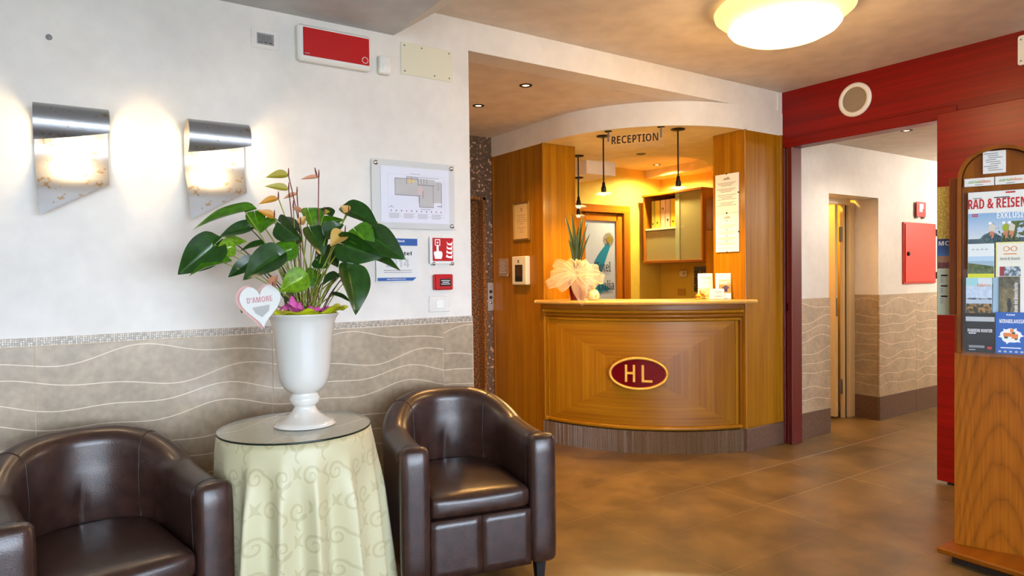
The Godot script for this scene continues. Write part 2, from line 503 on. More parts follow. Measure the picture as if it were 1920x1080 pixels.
	# damask
	var dm := Image.create_empty(1024, 1024, false, Image.FORMAT_RGB8); dm.fill(Color(0.83, 0.81, 0.69))
	var dc := Color(0.765, 0.74, 0.605)
	for row in 5:
		for col in 5:
			var o := Vector2(col * 205 + 70 + (100 if row % 2 else 0), row * 205 + 90)
			var dir := 1.0 if (row + col) % 2 else -1.0
			for t in 420:
				var f: float = t / 420.0
				var p := o
				var wd := 5.0 + 11.0 * sin(f * PI)
				if t < 230:      # a scroll
					var a: float = (t / 230.0) * 9.0
					p = o + Vector2(cos(a * dir), sin(a * dir)) * (8.0 + 56.0 * t / 230.0)
				elif t < 340:    # its stalk, swinging to the next scroll
					var q: float = (t - 230) / 110.0
					p = o + Vector2(cos(9.0 * dir), sin(9.0 * dir)) * 64.0 + Vector2(dir * 70.0 * sin(q * 2.4), 95.0 * q)
				else:            # a leaf beside it
					var q: float = (t - 340) / 80.0
					p = o + Vector2(-dir * (70.0 + 26.0 * sin(q * PI)), -60.0 + 80.0 * q); wd = 4.0 + 16.0 * sin(q * PI)
				dm.fill_rect(Rect2i(posmod(int(p.x), 1005), posmod(int(p.y), 1005), int(wd), int(wd)), dc)
	var dk := mat("damask", Color(0.92, 0.905, 0.85), 0.42, 0, tx(dm)); dk.uv1_scale = Vector3(4, 1.6, 1); dk.rim_enabled = true; dk.rim = 0.3
	mat("table_top", Color(0.80, 0.77, 0.66), 0.5)
	# silver leaf of the sconces
	var s1 := nz(512, 512, 0.025, 71, 5); var s2 := nz(512, 512, 0.006, 72, 2)
	var foil := tx(pic(512, 512, func(x, y):
		var i: int = y * 512 + x
		var v: float = (s1[i] - 128) / 128.0 + (s2[i] - 128) / 180.0
		return Color(0.66, 0.66, 0.67).lerp(Color(0.58, 0.44, 0.24), smoothstep(0.60, 0.85, v) * 0.6)))
	var fo: StandardMaterial3D = tri(mat("silver_leaf", Color(1, 1, 1), 0.34, 0.8, foil), Vector3(3, 3, 3)); rough_relief(fo, hgt, 0.05)
	# hammered gold
	var gh := nz(128, 128, 0.12, 81, 2)
	var gt := tx(pic(128, 128, func(x, y):
		var v: float = gh[y * 128 + x] / 255.0
		return Color(v, v, v)))
	rough_relief(tri(mat("hammered_gold", Color(0.95, 0.76, 0.34), 0.32, 0.75), Vector3(12, 12, 12)), gt, 0.25)
	tri(M.hammered_gold, Vector3(12, 12, 12))
	mat("maroon", Color(0.40, 0.02, 0.05), 0.12)
	M.maroon.clearcoat_enabled = true; M.maroon.clearcoat = 0.15; M.maroon.clearcoat_roughness = 0.05
	# plants
	var lv := nz(128, 128, 0.03, 91, 3)
	for e in [["leaf_deep", Color(0.13, 0.29, 0.06)], ["leaf_mid", Color(0.29, 0.50, 0.06)], ["leaf_bright", Color(0.46, 0.63, 0.10)]]:
		var c: Color = e[1]
		var lm := mat(e[0], Color(1, 1, 1), 0.28, 0, tx(pic(128, 128, func(x, y):
			var u: float = x / 128.0; var v: float = y / 128.0 - 0.5
			var k: float = 0.92 + (lv[y * 128 + x] - 128) / 128.0 * 0.18
			var vein: float = exp(-absf(v) * 60.0) + 0.35 * pow(maxf(0.0, cos((u * 1.4 - absf(v) * 1.2) * 38.0)), 12.0)
			return (c * k).lerp(Color(c.r * 1.9 + 0.06, c.g * 1.5 + 0.08, c.b * 1.5 + 0.03), clampf(vein * 0.55, 0, 1)))))
		lm.backlight_enabled = true; lm.backlight = Color(0.35, 0.5, 0.15)
		lm.clearcoat_enabled = true; lm.clearcoat = 0.35; lm.clearcoat_roughness = 0.2
	for e in [["spathe_lime", Color(0.62, 0.60, 0.16)], ["spathe_amber", Color(0.80, 0.55, 0.14)], ["spathe_pink", Color(0.80, 0.55, 0.42)], ["spathe_tan", Color(0.78, 0.62, 0.30)]]:
		var m := mat(e[0], e[1], 0.4); m.backlight_enabled = true; m.backlight = Color(0.5, 0.4, 0.25)
	mat("stem_green", Color(0.55, 0.60, 0.22), 0.5)
	mat("stem_dark", Color(0.26, 0.20, 0.14), 0.5)
	mat("stem_red", Color(0.45, 0.16, 0.12), 0.5)
	mat("lime_tissue", Color(0.74, 0.76, 0.06), 0.6); mat("magenta_tissue", Color(0.82, 0.34, 0.62), 0.6)
	mat("soil", Color(0.12, 0.08, 0.05), 0.9)
	mat("blush", Color(0.90, 0.70, 0.68), 0.4)
	var snake := mat("blade_leaf", Color(0.16, 0.22, 0.06), 0.35); snake.backlight_enabled = true; snake.backlight = Color(0.2, 0.25, 0.08)
	mat("organza_hem", Color(0.92, 0.82, 0.66), 0.5)
	var org := mat("organza", Color(0.90, 0.81, 0.68, 0.28), 0.6); org.transparency = BaseMaterial3D.TRANSPARENCY_ALPHA; org.backlight_enabled = true; org.backlight = Color(0.8, 0.75, 0.65)
	# glass that blurs
	mat("frosted_door", Color(0.60, 0.65, 0.74), 0.35)
	var fr := mat("frosted_green", Color(0.72, 0.70, 0.48, 0.66), 0.3); fr.transparency = BaseMaterial3D.TRANSPARENCY_ALPHA
	glow("lamp_glass", Color(1.0, 0.93, 0.76), 1.7)
	glow("lamp_glass_rim", Color(1.0, 0.86, 0.58), 1.05)
	glow("bulb_glow", Color(1.0, 0.85, 0.6), 7.0)
	glow("pendant_bulb", Color(1.0, 0.88, 0.66), 2.2)
	glow("sconce_bulb", Color(1.0, 0.86, 0.62), 6.0)

# ------------------------------------------------------------------ the rooms
func tiles(parent, xs: Array, z: float, y0: float, y1: float, called: String, m):   # a row of tiles on a wall that faces +z
	for i in xs.size() - 1:
		var w: float = xs[i + 1] - xs[i] - 0.002
		put(called, tile_piece(w, y1 - y0, fmod(absf(xs[i]) * 1.37, 1.0) if w < 0.8 else 0.0), m, parent, Vector3((xs[i] + xs[i + 1]) / 2, (y0 + y1) / 2, z))

func tile_piece(w: float, h: float, u0: float) -> SurfaceTool:   # its pattern keeps its size when the tile is cut narrower
	var st := S(); var x := w / 2; var y := h / 2; var z := 0.006; var c := 0.0012
	var U := func(px, py): return Vector2(u0 + (px + x) / 0.861, 0.5 - py / 0.861)
	face(st, [Vector3(-x + c, -y + c, z), Vector3(x - c, -y + c, z), Vector3(x - c, y - c, z), Vector3(-x + c, y - c, z)], Vector3.BACK, [U.call(-x + c, -y + c), U.call(x - c, -y + c), U.call(x - c, y - c), U.call(-x + c, y - c)])
	var o := [Vector2(-x, -y), Vector2(x, -y), Vector2(x, y), Vector2(-x, y)]
	for k in 4:
		var a: Vector2 = o[k]; var b: Vector2 = o[(k + 1) % 4]
		var ai := Vector3(a.x - signf(a.x) * c, a.y - signf(a.y) * c, z); var bi := Vector3(b.x - signf(b.x) * c, b.y - signf(b.y) * c, z)
		var n := Vector3(b.y - a.y, a.x - b.x, 0).normalized()
		var ua = U.call(a.x, a.y); var ub = U.call(b.x, b.y)
		face(st, [Vector3(a.x, a.y, z - c), Vector3(b.x, b.y, z - c), bi, ai], n + Vector3.BACK, [ua, ub, ub, ua])
		face(st, [Vector3(a.x, a.y, -z), Vector3(b.x, b.y, -z), Vector3(b.x, b.y, z - c), Vector3(a.x, a.y, z - c)], n, [ua, ub, ub, ua])
	return st

func shell():
	# floor
	var f = thing("floor", "polished brown marble tile floor of the lobby", "floor", Vector3.ZERO, 0, "", "structure")
	put("screed", span(Vector3(-3.8, -0.15, -5.5), Vector3(9.2, -0.0007, 4.5)), "floor_joint", f)
	var rng := RandomNumberGenerator.new(); rng.seed = 3
	var shapes := bx(Vector3(0, -0.008, 0), Vector3(0.8590, 0.016, 0.4284), 0.0006)
	shapes.generate_normals(); var tile_mesh := shapes.commit()
	for i in range(-8, 7):
		for j in range(-13, 9):
			var x := 3.23 + (i + 0.5) * 0.861; var z := -2.325 + (j + 6.5) * 0.43
			put("tile", tile_mesh, "floor_marble_" + ["mid", "deep", "pale", "mid"][rng.randi() % 4], f, Vector3(x, 0, z))
	# white wall on the left
	var w = thing("wall_left", "white plastered wall with taupe tile wainscot behind the armchairs", "wall", Vector3.ZERO, 0, "", "structure")
	put("plaster", span(Vector3(-3.6, 0, ZW), Vector3(1.815, 2.70, -3.25)), "white_plaster", w)
	var xs := [-3.526, -2.665, -1.805, -0.944, -0.083, 0.778, 1.634, 1.81]
	put("grout_bed", span(Vector3(-3.6, 0, ZW), Vector3(1.812, 1.056, -3.0742)), "grout", w)
	tiles(w, xs, -3.078, 0.203, 1.053, "wall_tile", "wave_tile")
	tiles(w, xs, -3.076, 0.0, 0.200, "skirting_tile", "skirting_tile")
	put("mosaic_border", span(Vector3(-3.6, 1.055, ZW), Vector3(1.813, 1.085, -3.074), 0.002), "grey_mosaic", w)
	# ceilings
	solo("ceiling", span(Vector3(1.62, HC, -3.30), Vector3(4.7, 2.8, 4.4)), "ceiling_stucco", "tan stucco ceiling over the lobby", "ceiling", "", "structure")
	solo("ceiling", span(Vector3(-3.8, HL, -3.12), Vector3(1.39, 2.8, 4.4)), "ceiling_grey", "grey lowered ceiling above the armchairs", "ceiling", "", "structure")
	var sl := S(); prism(sl, PackedVector2Array([Vector2(1.39, HL), Vector2(1.62, HC), Vector2(1.62, 2.8), Vector2(1.39, 2.8)]), -3.12, 4.4)
	solo("trim_4", sl, "ceiling_grey", "sloping edge of the lowered grey ceiling", "ceiling trim", "", "structure")
	solo("cable_strip", span(Vector3(4.475, 2.50, ZW), Vector3(4.487, 2.625, -3.082), 0.002), "white_plastic", "thin upright white cable strip on the beam near the red wall", "cable strip")
	solo("trim_1", span(Vector3(1.815, HL, ZW), Vector3(XR, 2.66, -3.25)), "white_plaster", "white beam across the top of the reception opening", "beam", "", "structure")
	# red wall with the wide doorway
	var r = thing("wall_right", "red lacquered wooden wall around the corridor doorway", "wall", Vector3.ZERO, 0, "", "structure")
	put("header_panel", span(Vector3(XR, 2.295, -3.10), Vector3(4.66, 2.66, 4.2)), "red_lacquer", r)
	put("wall_panel", span(Vector3(XR, 0, -1.90), Vector3(4.66, 2.296, 4.2)), "red_lacquer", r)
	put("sliding_track", span(Vector3(XR - 0.012, 2.222, -3.095), Vector3(4.655, 2.297, -1.90), 0.004), "red_lacquer", r)
	put("jamb", span(Vector3(XR - 0.012, 0, -3.098), Vector3(4.60, 2.24, -3.066), 0.003), "red_dark", r)
	put("jamb", span(Vector3(XR - 0.004, 0, -3.046), Vector3(4.66, 2.23, -3.010), 0.003), "red_dark", r)
	put("jamb_recess", span(Vector3(XR + 0.03, 0, -3.07), Vector3(4.66, 2.23, -3.04)), "black", r)
	put("jamb_strip", span(Vector3(XR + 0.012, 0.0, -3.064), Vector3(XR + 0.034, 2.222, -3.051), 0.002), "steel", r)
	put("strike_plate", span(Vector3(XR + 0.006, 1.0, -3.063), Vector3(XR + 0.016, 1.06, -3.052), 0.001), "black", r)
	# sliding door leaf, slid open
	var d = thing("door_1", "red sliding door leaf standing open behind the brochure stand", "door", Vector3(4.44, 0, -1.3), 0, "", "structure")
	put("leaf", bx(Vector3(0, 1.127, 0), Vector3(0.04, 2.222, 1.32), 0.004), "red_lacquer", d)
	put("bottom_guide", bx(Vector3(0, 0.008, 0.02), Vector3(0.02, 0.016, 1.25)), "black", d)
	# the rest of the lobby, behind the camera
	window_wall("wall_front", "white front wall of the lobby with a wide window", Vector3(-3.6, 0, 4.2), Vector3(4.66, 0, 4.2), 1.0, 7.2, "window_1", "wide front window letting daylight into the lobby")
	solo("wall_side", span(Vector3(-3.76, 0, -3.25), Vector3(-3.6, 2.7, 4.36)), "white_plaster", "white side wall of the lobby", "wall", "", "structure")

func window_wall(called, label, a: Vector3, b: Vector3, s0: float, s1: float, wname, wlabel):
	var d := (b - a).normalized(); var L := a.distance_to(b)
	var back := Vector3(d.z, 0, -d.x)
	if back.dot(a + d * L * 0.5 - Vector3(0.5, 0, 0)) < 0: back = -back
	var w = thing(called, label, "wall", Vector3.ZERO, 0, "", "structure")
	var B := Basis(d, Vector3.UP, d.cross(Vector3.UP))
	var part := func(p0, p1, y0, y1, t0, t1, nm, m, root):
		var st := S(); var xf := Transform3D(Basis(d, Vector3.UP, back if d.cross(Vector3.UP).dot(back) > 0 else back), a)
		box(st, Vector3((p0 + p1) / 2, (y0 + y1) / 2, (t0 + t1) / 2), Vector3(p1 - p0, y1 - y0, t1 - t0), 0.0, xf)
		put(nm, st, m, root)
	part.call(0, s0, 0, 2.7, 0, 0.16, "wall_part", "white_plaster", w)
	part.call(s1, L, 0, 2.7, 0, 0.16, "wall_part", "white_plaster", w)
	part.call(s0, s1, 0, 0.45, 0, 0.16, "wall_part", "white_plaster", w)
	part.call(s0, s1, 2.42, 2.7, 0, 0.16, "wall_part", "white_plaster", w)
	var g = thing(wname, wlabel, "window", Vector3.ZERO, 0, "", "structure")
	part.call(s0, s0 + 0.06, 0.45, 2.42, 0.05, 0.11, "window_frame", "white_plastic", g)
	part.call(s1 - 0.06, s1, 0.45, 2.42, 0.05, 0.11, "window_frame", "white_plastic", g)
	part.call(s0, s1, 0.45, 0.51, 0.05, 0.11, "window_frame", "white_plastic", g)
	part.call(s0, s1, 2.36, 2.42, 0.05, 0.11, "window_frame", "white_plastic", g)
	part.call((s0 + s1) / 2 - 0.03, (s0 + s1) / 2 + 0.03, 0.51, 2.36, 0.05, 0.11, "window_frame", "white_plastic", g)
	part.call(s0 + 0.06, s1 - 0.06, 0.51, 2.36, 0.078, 0.084, "pane", "acrylic", g)

func corridor():
	var w = thing("wall_corridor", "white corridor wall with taupe wavy tile wainscot beyond the doorway", "wall", Vector3.ZERO, 0, "", "structure")
	put("plaster", span(Vector3(4.60, 0, -3.07), Vector3(5.12, 2.40, -3.28)), "white_plaster", w)
	put("plaster", span(Vector3(5.872, 0, -3.07), Vector3(9.1, 2.40, -3.28)), "white_plaster", w)
	put("plaster", span(Vector3(5.12, 1.920, -3.07), Vector3(5.872, 2.40, -3.28)), "white_plaster", w)
	for e in [[4.665, 5.121], [5.868, 6.51], [6.51, 7.371], [7.371, 8.232], [8.232, 9.05]]:
		tiles(w, e, -3.064, 0.203, 1.087, "wall_tile", "wave_tile_pale")
		tiles(w, e, -3.063, 0.0, 0.201, "skirting_tile", "skirting_tile")
	put("wall_tile", tile_piece(0.208, 0.884, 0.3), "wave_tile", w, Vector3(5.871, 0.645, -3.176), Basis(Vector3.UP, -PI / 2))
	put("skirting_tile", bx(Vector3.ZERO, Vector3(0.009, 0.2, 0.208), 0.001), "skirting_tile", w, Vector3(5.8685, 0.1, -3.176))
	solo("ceiling", span(Vector3(4.60, 2.322, -3.20), Vector3(9.1, 2.45, -0.7)), "ceiling_stucco", "tan stucco ceiling of the corridor", "ceiling", "", "structure")
	solo("wall_corridor_side", span(Vector3(4.66, 0, -0.9), Vector3(9.1, 2.4, -0.75)), "white_plaster", "white wall on the near side of the corridor", "wall", "", "structure")
	solo("wall_corridor_end", span(Vector3(9.05, 0, -3.28), Vector3(9.2, 2.45, -0.75)), "white_plaster", "white wall closing the end of the corridor", "wall", "", "structure")
	# door frame set back in the wall, its leaf open inwards
	var d = thing("door_2", "cream door standing open in its recess in the corridor wall", "door", Vector3(5.7, 0, -3.3), 0, "", "structure")
	put("frame", bx(Vector3(0.125, 0.95, 0.0), Vector3(0.09, 1.9, 0.05), 0.003), "cream_door", d)
	put("frame", bx(Vector3(-0.56, 0.95, 0.0), Vector3(0.08, 1.9, 0.05), 0.003), "cream_door", d)
	put("frame", bx(Vector3(-0.215, 1.905, 0.0), Vector3(0.61, 0.06, 0.06), 0.003), "cream_door", d)
	put("rebate", bx(Vector3(0.07, 0.94, -0.015), Vector3(0.035, 1.88, 0.02)), "brown_print", d)
	put("rebate", bx(Vector3(0.035, 0.94, -0.012), Vector3(0.03, 1.88, 0.03), 0.002), "cream_door", d)
	var leaf = put("leaf", bx(Vector3(-0.045, 0.945, -0.36), Vector3(0.042, 1.86, 0.68), 0.003), "cream_door", d)
	for y in [0.28, 1.62]:
		put("hinge", bx(Vector3(0.0, y, -0.008), Vector3(0.03, 0.13, 0.018), 0.004), "steel", d)
	put("lock_plate", bx(Vector3(-0.045, 0.98, -0.019), Vector3(0.02, 0.16, 0.003)), "steel", leaf)
	# the small lit room behind that door
	solo("wall_closet", slab([Vector2(4.47, -3.42), Vector2(4.53, -3.36), Vector2(4.62, -3.28), Vector2(4.72, -3.28), Vector2(6.5, -4.92), Vector2(6.5, -5.12), Vector2(6.3, -5.12)], 0, 2.4), "yellow_paint", "yellow slanting wall between the reception and the little room", "wall", "", "structure")
	solo("wall_closet_side", span(Vector3(6.3, 0, -5.0), Vector3(6.4, 2.4, -3.28)), "yellow_paint", "yellow wall of the little room behind the open door", "wall", "", "structure")
	solo("ceiling", span(Vector3(4.6, 2.41, -5.0), Vector3(6.4, 2.5, -3.25)), "cream_paint", "cream ceiling of the little room behind the open door", "ceiling", "", "structure")
	var cl = thing("ceiling_light", "round glass ceiling light of the little room behind the open door", "lamp", Vector3(5.35, 2.41, -3.62))
	put("shade", lathe([Vector2(0.0, -0.05), Vector2(0.07, -0.045), Vector2(0.1, -0.02), Vector2(0.1, 0.0)], 24), "lamp_glass", cl)
	omni(cl, Vector3(0, -0.12, 0), Color(1, 0.78, 0.42), 1.2, 0.08)
	# two recessed lights
	for p in [Vector3(5.183, 2.322, -2.503)]:
		downlight(p, "small round recessed spotlight in the corridor ceiling", "", Color(1, 0.93, 0.85), 0.8, 70.0)
	var cf = thing("ceiling_light", "round frosted ceiling light further along the corridor", "lamp", Vector3(7.6, 2.322, -1.9))
	put("shade", lathe([Vector2(0.0, -0.08), Vector2(0.12, -0.07), Vector2(0.17, -0.03), Vector2(0.17, 0.0)], 28), "lamp_glass", cf)
	omni(cf, Vector3(0, -0.2, 0), Color(1, 0.96, 0.91), 2.7, 0.15)
	# fire hose cabinet and its sign
	var c = thing("fire_cabinet", "flat red fire hose cabinet door on the white corridor wall", "cabinet", Vector3(6.578, 1.175, -3.07))
	put("frame", bx(Vector3(0, 0.276, 0.006), Vector3(0.60, 0.555, 0.012), 0.002), "red_paint", c)
	put("door", bx(Vector3(0.002, 0.276, 0.014), Vector3(0.565, 0.525, 0.012), 0.002), "red_paint", c)
	put("lock", lathe([Vector2(0, 0.0), Vector2(0.02, 0.0), Vector2(0.018, 0.01), Vector2(0, 0.012)], 16), "dark_print", c, Vector3(-0.235, 0.27, 0.02), Basis(Vector3.RIGHT, PI / 2))
	for y in [0.07, 0.47]:
		put("hinge", bx(Vector3(0.292, y, 0.02), Vector3(0.016, 0.065, 0.012), 0.002), "dark_print", c)
	var s = thing("fire_hose_sign", "small red and white fire hose sign above the red cabinet", "sign", Vector3(6.576, 1.852, -3.05))
	put("plate", bx(Vector3.ZERO, Vector3(0.17, 0.135, 0.006), 0.001), "red_plastic", s)
	put("pictogram", bx(Vector3(0.0, 0.014, 0.004), Vector3(0.075, 0.075, 0.002)), "white_print", s)
	put("pictogram", bx(Vector3(0.035, -0.01, 0.005), Vector3(0.03, 0.03, 0.002)), "red_plastic", s)
	for x in [-0.06, 0.06]:
		put("standoff", bx(Vector3(x, -0.075, -0.008), Vector3(0.02, 0.016, 0.024), 0.003), "steel", s)

func alcove():
	solo("ceiling", span(Vector3(1.7, HL, -3.20), Vector3(3.40, 2.6, -5.15)), "ceiling_stucco", "tan stucco ceiling of the lift alcove", "ceiling", "", "structure")
	solo("ceiling", span(Vector3(3.40, HL, -3.25), Vector3(4.6, 2.6, -4.2)), "ceiling_stucco", "tan stucco ceiling above the curved soffit", "ceiling", "", "structure")
	solo("wall_alcove_side", span(Vector3(1.70, 0, -3.25), Vector3(1.815, 2.55, -5.15)), "white_plaster", "white side wall of the lift alcove", "wall", "", "structure")
	var w = thing("wall_alcove", "brown mosaic wall around the lift door", "wall", Vector3.ZERO, 0, "", "structure")
	put("mosaic", span(Vector3(3.057, 0, -4.95), Vector3(3.135, HL, -5.15)), "brown_mosaic", w)
	put("mosaic", span(Vector3(1.815, 1.968, -4.95), Vector3(3.057, HL, -5.15)), "brown_mosaic", w)
	put("mosaic", span(Vector3(1.815, 0, -4.95), Vector3(2.1, 1.968, -5.15)), "brown_mosaic", w)
	put("granite_trim", span(Vector3(3.03, 0, -4.945), Vector3(3.058, 1.968, -5.12), 0.002), "speckled_granite", w)
	put("granite_trim", span(Vector3(2.1, 1.942, -4.945), Vector3(3.058, 1.97, -5.12), 0.002), "speckled_granite", w)
	var d = thing("door_3", "speckled brown lift door in the mosaic wall", "door", Vector3(2.57, 0, -5.0), 0, "", "structure")
	put("panel", bx(Vector3(0.24, 0.97, -0.05), Vector3(0.46, 1.94, 0.04), 0.003), "speckled_metal", d)
	put("panel", bx(Vector3(-0.23, 0.97, -0.05), Vector3(0.46, 1.94, 0.04), 0.003), "speckled_metal", d)
	var p = thing("lift_call_panel", "narrow steel lift call panel with round buttons on the mosaic wall", "control panel", Vector3(3.096, 0.99, -4.95))
	put("plate", bx(Vector3(0, 0.121, 0.004), Vector3(0.056, 0.243, 0.008), 0.002), "brushed", p)
	for y in [0.165, 0.115]:
		put("button", lathe([Vector2(0.0, 0.0), Vector2(0.015, 0.0), Vector2(0.014, 0.005), Vector2(0, 0.006)], 18), "dark_print", p, Vector3(0, y, 0.008), Basis(Vector3.RIGHT, PI / 2))
	put("keyhole", lathe([Vector2(0.0, 0.0), Vector2(0.012, 0.0), Vector2(0.011, 0.004), Vector2(0, 0.005)], 18), "chrome", p, Vector3(0, 0.07, 0.008), Basis(Vector3.RIGHT, PI / 2))
	put("label", bx(Vector3(0, 0.205, 0.009), Vector3(0.016, 0.012, 0.002)), "grey_print", p)
	for q in [Vector3(2.45, HL, -3.467), Vector3(2.457, HL, -4.053)]:
		downlight(q, ["recessed spotlight in the alcove ceiling, nearer the white beam", "recessed spotlight in the alcove ceiling, nearer the mosaic wall"][0 if q.z > -3.8 else 1], "alcove spotlights", Color(1, 0.74, 0.42), 1.7, 62.0)

func downlight(at: Vector3, label, group, color, energy, angle):
	var t = thing("downlight", label, "spotlight", at, 0, group)
	put("ring", lathe([Vector2(0.026, 0.004), Vector2(0.024, -0.004), Vector2(0.040, -0.004), Vector2(0.042, 0.0)], 28), "bronze", t)
	put("bulb", lathe([Vector2(0.0, -0.004), Vector2(0.012, -0.0035), Vector2(0.021, -0.001), Vector2(0.023, 0.003), Vector2(0.0, 0.004)], 20), "bulb_glow", t)
	spot(t, Vector3(0, -0.02, 0), Vector3.DOWN, color, energy, angle, 0.025)

func reception_room():
	# columns clad in oak, left and right of the desk
	var l = thing("wall_column_left", "oak-clad column left of the reception desk", "column", Vector3.ZERO, 0, "", "structure")
	put("cladding", span(Vector3(3.13, 0, -5.36), Vector3(3.46, HS, -4.22), 0.003), "oak_upright", l)
	put("corner_bead", span(Vector3(3.122, 0.165, -4.228), Vector3(3.145, HS, -4.206), 0.004), "oak_upright", l)
	put("edge_strip", span(Vector3(3.122, 0, -4.95), Vector3(3.133, HS, -4.925), 0.003), "oak_deep_upright", l)
	var r = thing("wall_column_right", "oak-clad column right of the reception desk", "column", Vector3.ZERO, 0, "", "structure")
	put("cladding", span(Vector3(4.09, 0.165, -3.37), Vector3(4.515, HS, -3.085), 0.003), "oak_upright", r)
	put("skirting_tile", span(Vector3(4.095, 0, -3.37), Vector3(4.53, 0.165, -3.078), 0.002), "skirting_tile", r)
	put("corner_bead", span(Vector3(4.084, 0.165, -3.105), Vector3(4.106, HS, -3.078), 0.004), "oak_upright", r)
	put("edge_strip", span(Vector3(4.502, 0.165, -3.09), Vector3(4.53, HS, -3.078), 0.003), "oak_upright", r)
	# the soffit with its curved fascia and the round recess behind
	var outer := [Vector2(3.128, -5.36), Vector2(3.128, -4.05)] + arc_pts(4.09, -4.05, 0.962, 180, 90, 28) + [Vector2(4.54, -3.088), Vector2(4.54, -3.44), Vector2(5.70, -4.40), Vector2(5.70, -5.36)]
	var cut := arc_pts(4.70, -4.70, 0.59, 0, 180, 30)
	cut.append(Vector2(4.11, -5.50)); cut.append(Vector2(5.29, -5.50))
	var o2 := PackedVector2Array(outer); var c2 := PackedVector2Array(cut)
	if Geometry2D.is_polygon_clockwise(o2): o2.reverse()
	if Geometry2D.is_polygon_clockwise(c2): c2.reverse()
	var s = thing("trim_2", "curved white soffit over the reception desk", "soffit", Vector3.ZERO, 0, "", "structure")
	# bridge the hole with a cut so that the outline stays one polygon
	for poly in Geometry2D.clip_polygons(o2, PackedVector2Array(c2)):
		if not Geometry2D.is_polygon_clockwise(poly) and poly.size() > 8:
			put("underside", slab(Array(poly), HS, HL - 0.02), "soffit_paint", s)
	var fa := [Vector2(3.124, -4.95), Vector2(3.124, -4.05)] + arc_pts(4.09, -4.05, 0.966, 180, 90, 40) + [Vector2(4.536, -3.084), Vector2(4.536, -3.10)] + arc_pts(4.09, -4.05, 0.950, 90, 180, 40) + [Vector2(3.14, -4.05), Vector2(3.14, -4.95)]
	put("fascia", slab(fa, HS - 0.004, HL + 0.001), "white_plaster", s)
	solo("ceiling", span(Vector3(4.0, 2.405, -5.4), Vector3(5.7, 2.47, -4.0)), "cream_paint", "cream ceiling in the round recess behind the desk", "ceiling", "", "structure")
	solo("trim_3", span(Vector3(3.95, 2.2, -5.26), Vector3(4.3, 2.33, -4.66), 0.002), "cream_paint", "short cream beam over the reception back door", "beam", "", "structure")
	var bw = thing("wall_reception", "yellow back wall of the reception", "wall", Vector3.ZERO, 0, "", "structure")
	put("wall_part", span(Vector3(3.40, 0, -5.263), Vector3(4.27, 2.45, -5.4)), "yellow_paint", bw)
	put("wall_part", span(Vector3(5.02, 0, -5.263), Vector3(5.7, 2.45, -5.4)), "yellow_paint", bw)
	put("wall_part", span(Vector3(4.27, 2.0, -5.263), Vector3(5.02, 2.45, -5.4)), "yellow_paint", bw)
	put("wall_part", span(Vector3(4.2, 0, -5.40), Vector3(5.1, 2.45, -5.5)), "yellow_paint", bw)
	solo("wall_reception_side", span(Vector3(5.517, 0, -5.4), Vector3(5.70, 2.45, -4.36)), "yellow_paint", "yellow side wall of the reception behind the binder cabinet", "wall", "", "structure")
	var d = thing("door_4", "wooden reception back door with a frosted glass pane showing a sun and wave emblem", "door", Vector3(4.65, 0, -5.263), 0, "", "structure")
	put("frame", bx(Vector3(-0.335, 1.0, 0.01), Vector3(0.09, 2.0, 0.05), 0.004), "door_wood_upright", d)
	put("frame", bx(Vector3(0.335, 1.0, 0.01), Vector3(0.09, 2.0, 0.05), 0.004), "door_wood_upright", d)
	put("frame", bx(Vector3(0, 1.965, 0.01), Vector3(0.76, 0.08, 0.052), 0.004), "door_wood_level", d)
	var lf = put("leaf", bx(Vector3(-0.255, 0.96, -0.01), Vector3(0.075, 1.9, 0.04), 0.003), "door_wood_upright", d)
	put("stile", bx(Vector3(0.245, 0.96, -0.01), Vector3(0.09, 1.9, 0.04), 0.003), "door_wood_upright", d)
	put("rail", bx(Vector3(0, 1.88, -0.01), Vector3(0.44, 0.075, 0.04), 0.003), "door_wood_level", d)
	put("rail", bx(Vector3(0, 0.14, -0.01), Vector3(0.44, 0.24, 0.04), 0.003), "door_wood_level", d)
	var pn = put("glass_pane", bx(Vector3(-0.01, 1.05, -0.01), Vector3(0.43, 1.6, 0.008)), "frosted_door", d)
	# emblem on the glass: sun, wave and lettering
	var z := 0.0
	var sc := Vector2(0.105, 1.655)
	var st := S(); prism(st, ellipse(0.034, 0.038, 24), 0, 0.002); put("sun_disc", st, "sun_olive", pn, Vector3(sc.x, sc.y, z))
	st = S()
	for k in 16:
		var a := TAU * k / 16
		var u := Vector2(cos(a), sin(a)); var n := Vector2(-u.y, u.x)
		prism(st, PackedVector2Array([sc + u * 0.046 - n * 0.008, sc + u * 0.078, sc + u * 0.046 + n * 0.008]), z, z + 0.002)
	put("sun_rays", st, "sun_gold", pn)
	st = S()
	var top := []; var bot := []
	for k in 15:
		var f := k / 14.0
		var c := Vector2(0.10 - 0.16 * sin(f * PI * 0.62), 1.60 - f * 0.40 ); var hw := 0.022 + 0.040 * sin(f * PI) 
		top.append(c + Vector2(-hw, 0.015)); bot.append(c + Vector2(hw, -0.015))
	bot.reverse(); prism(st, PackedVector2Array(top + bot), z, z + 0.002); put("wave_swoosh", st, "wave_teal", pn)
	st = S(); prism(st, PackedVector2Array([Vector2(-0.10, 1.16), Vector2(0.0, 1.20), Vector2(0.12, 1.14), Vector2(0.10, 1.13), Vector2(0.06, 1.14), Vector2(0.10, 1.11), Vector2(0.03, 1.12), Vector2(-0.06, 1.08)]), z, z + 0.002); put("wave_swoosh", st, "wave_teal", pn)
	lettering(pn, "Hotel", Vector3(0.01, 1.37, 0.004), 0.23, 0.10, Basis(), "dark_print", serif)
	lettering(pn, "Dalia", Vector3(0.06, 1.18, 0.004), 0.22, 0.10, Basis(), "dark_print", serif)

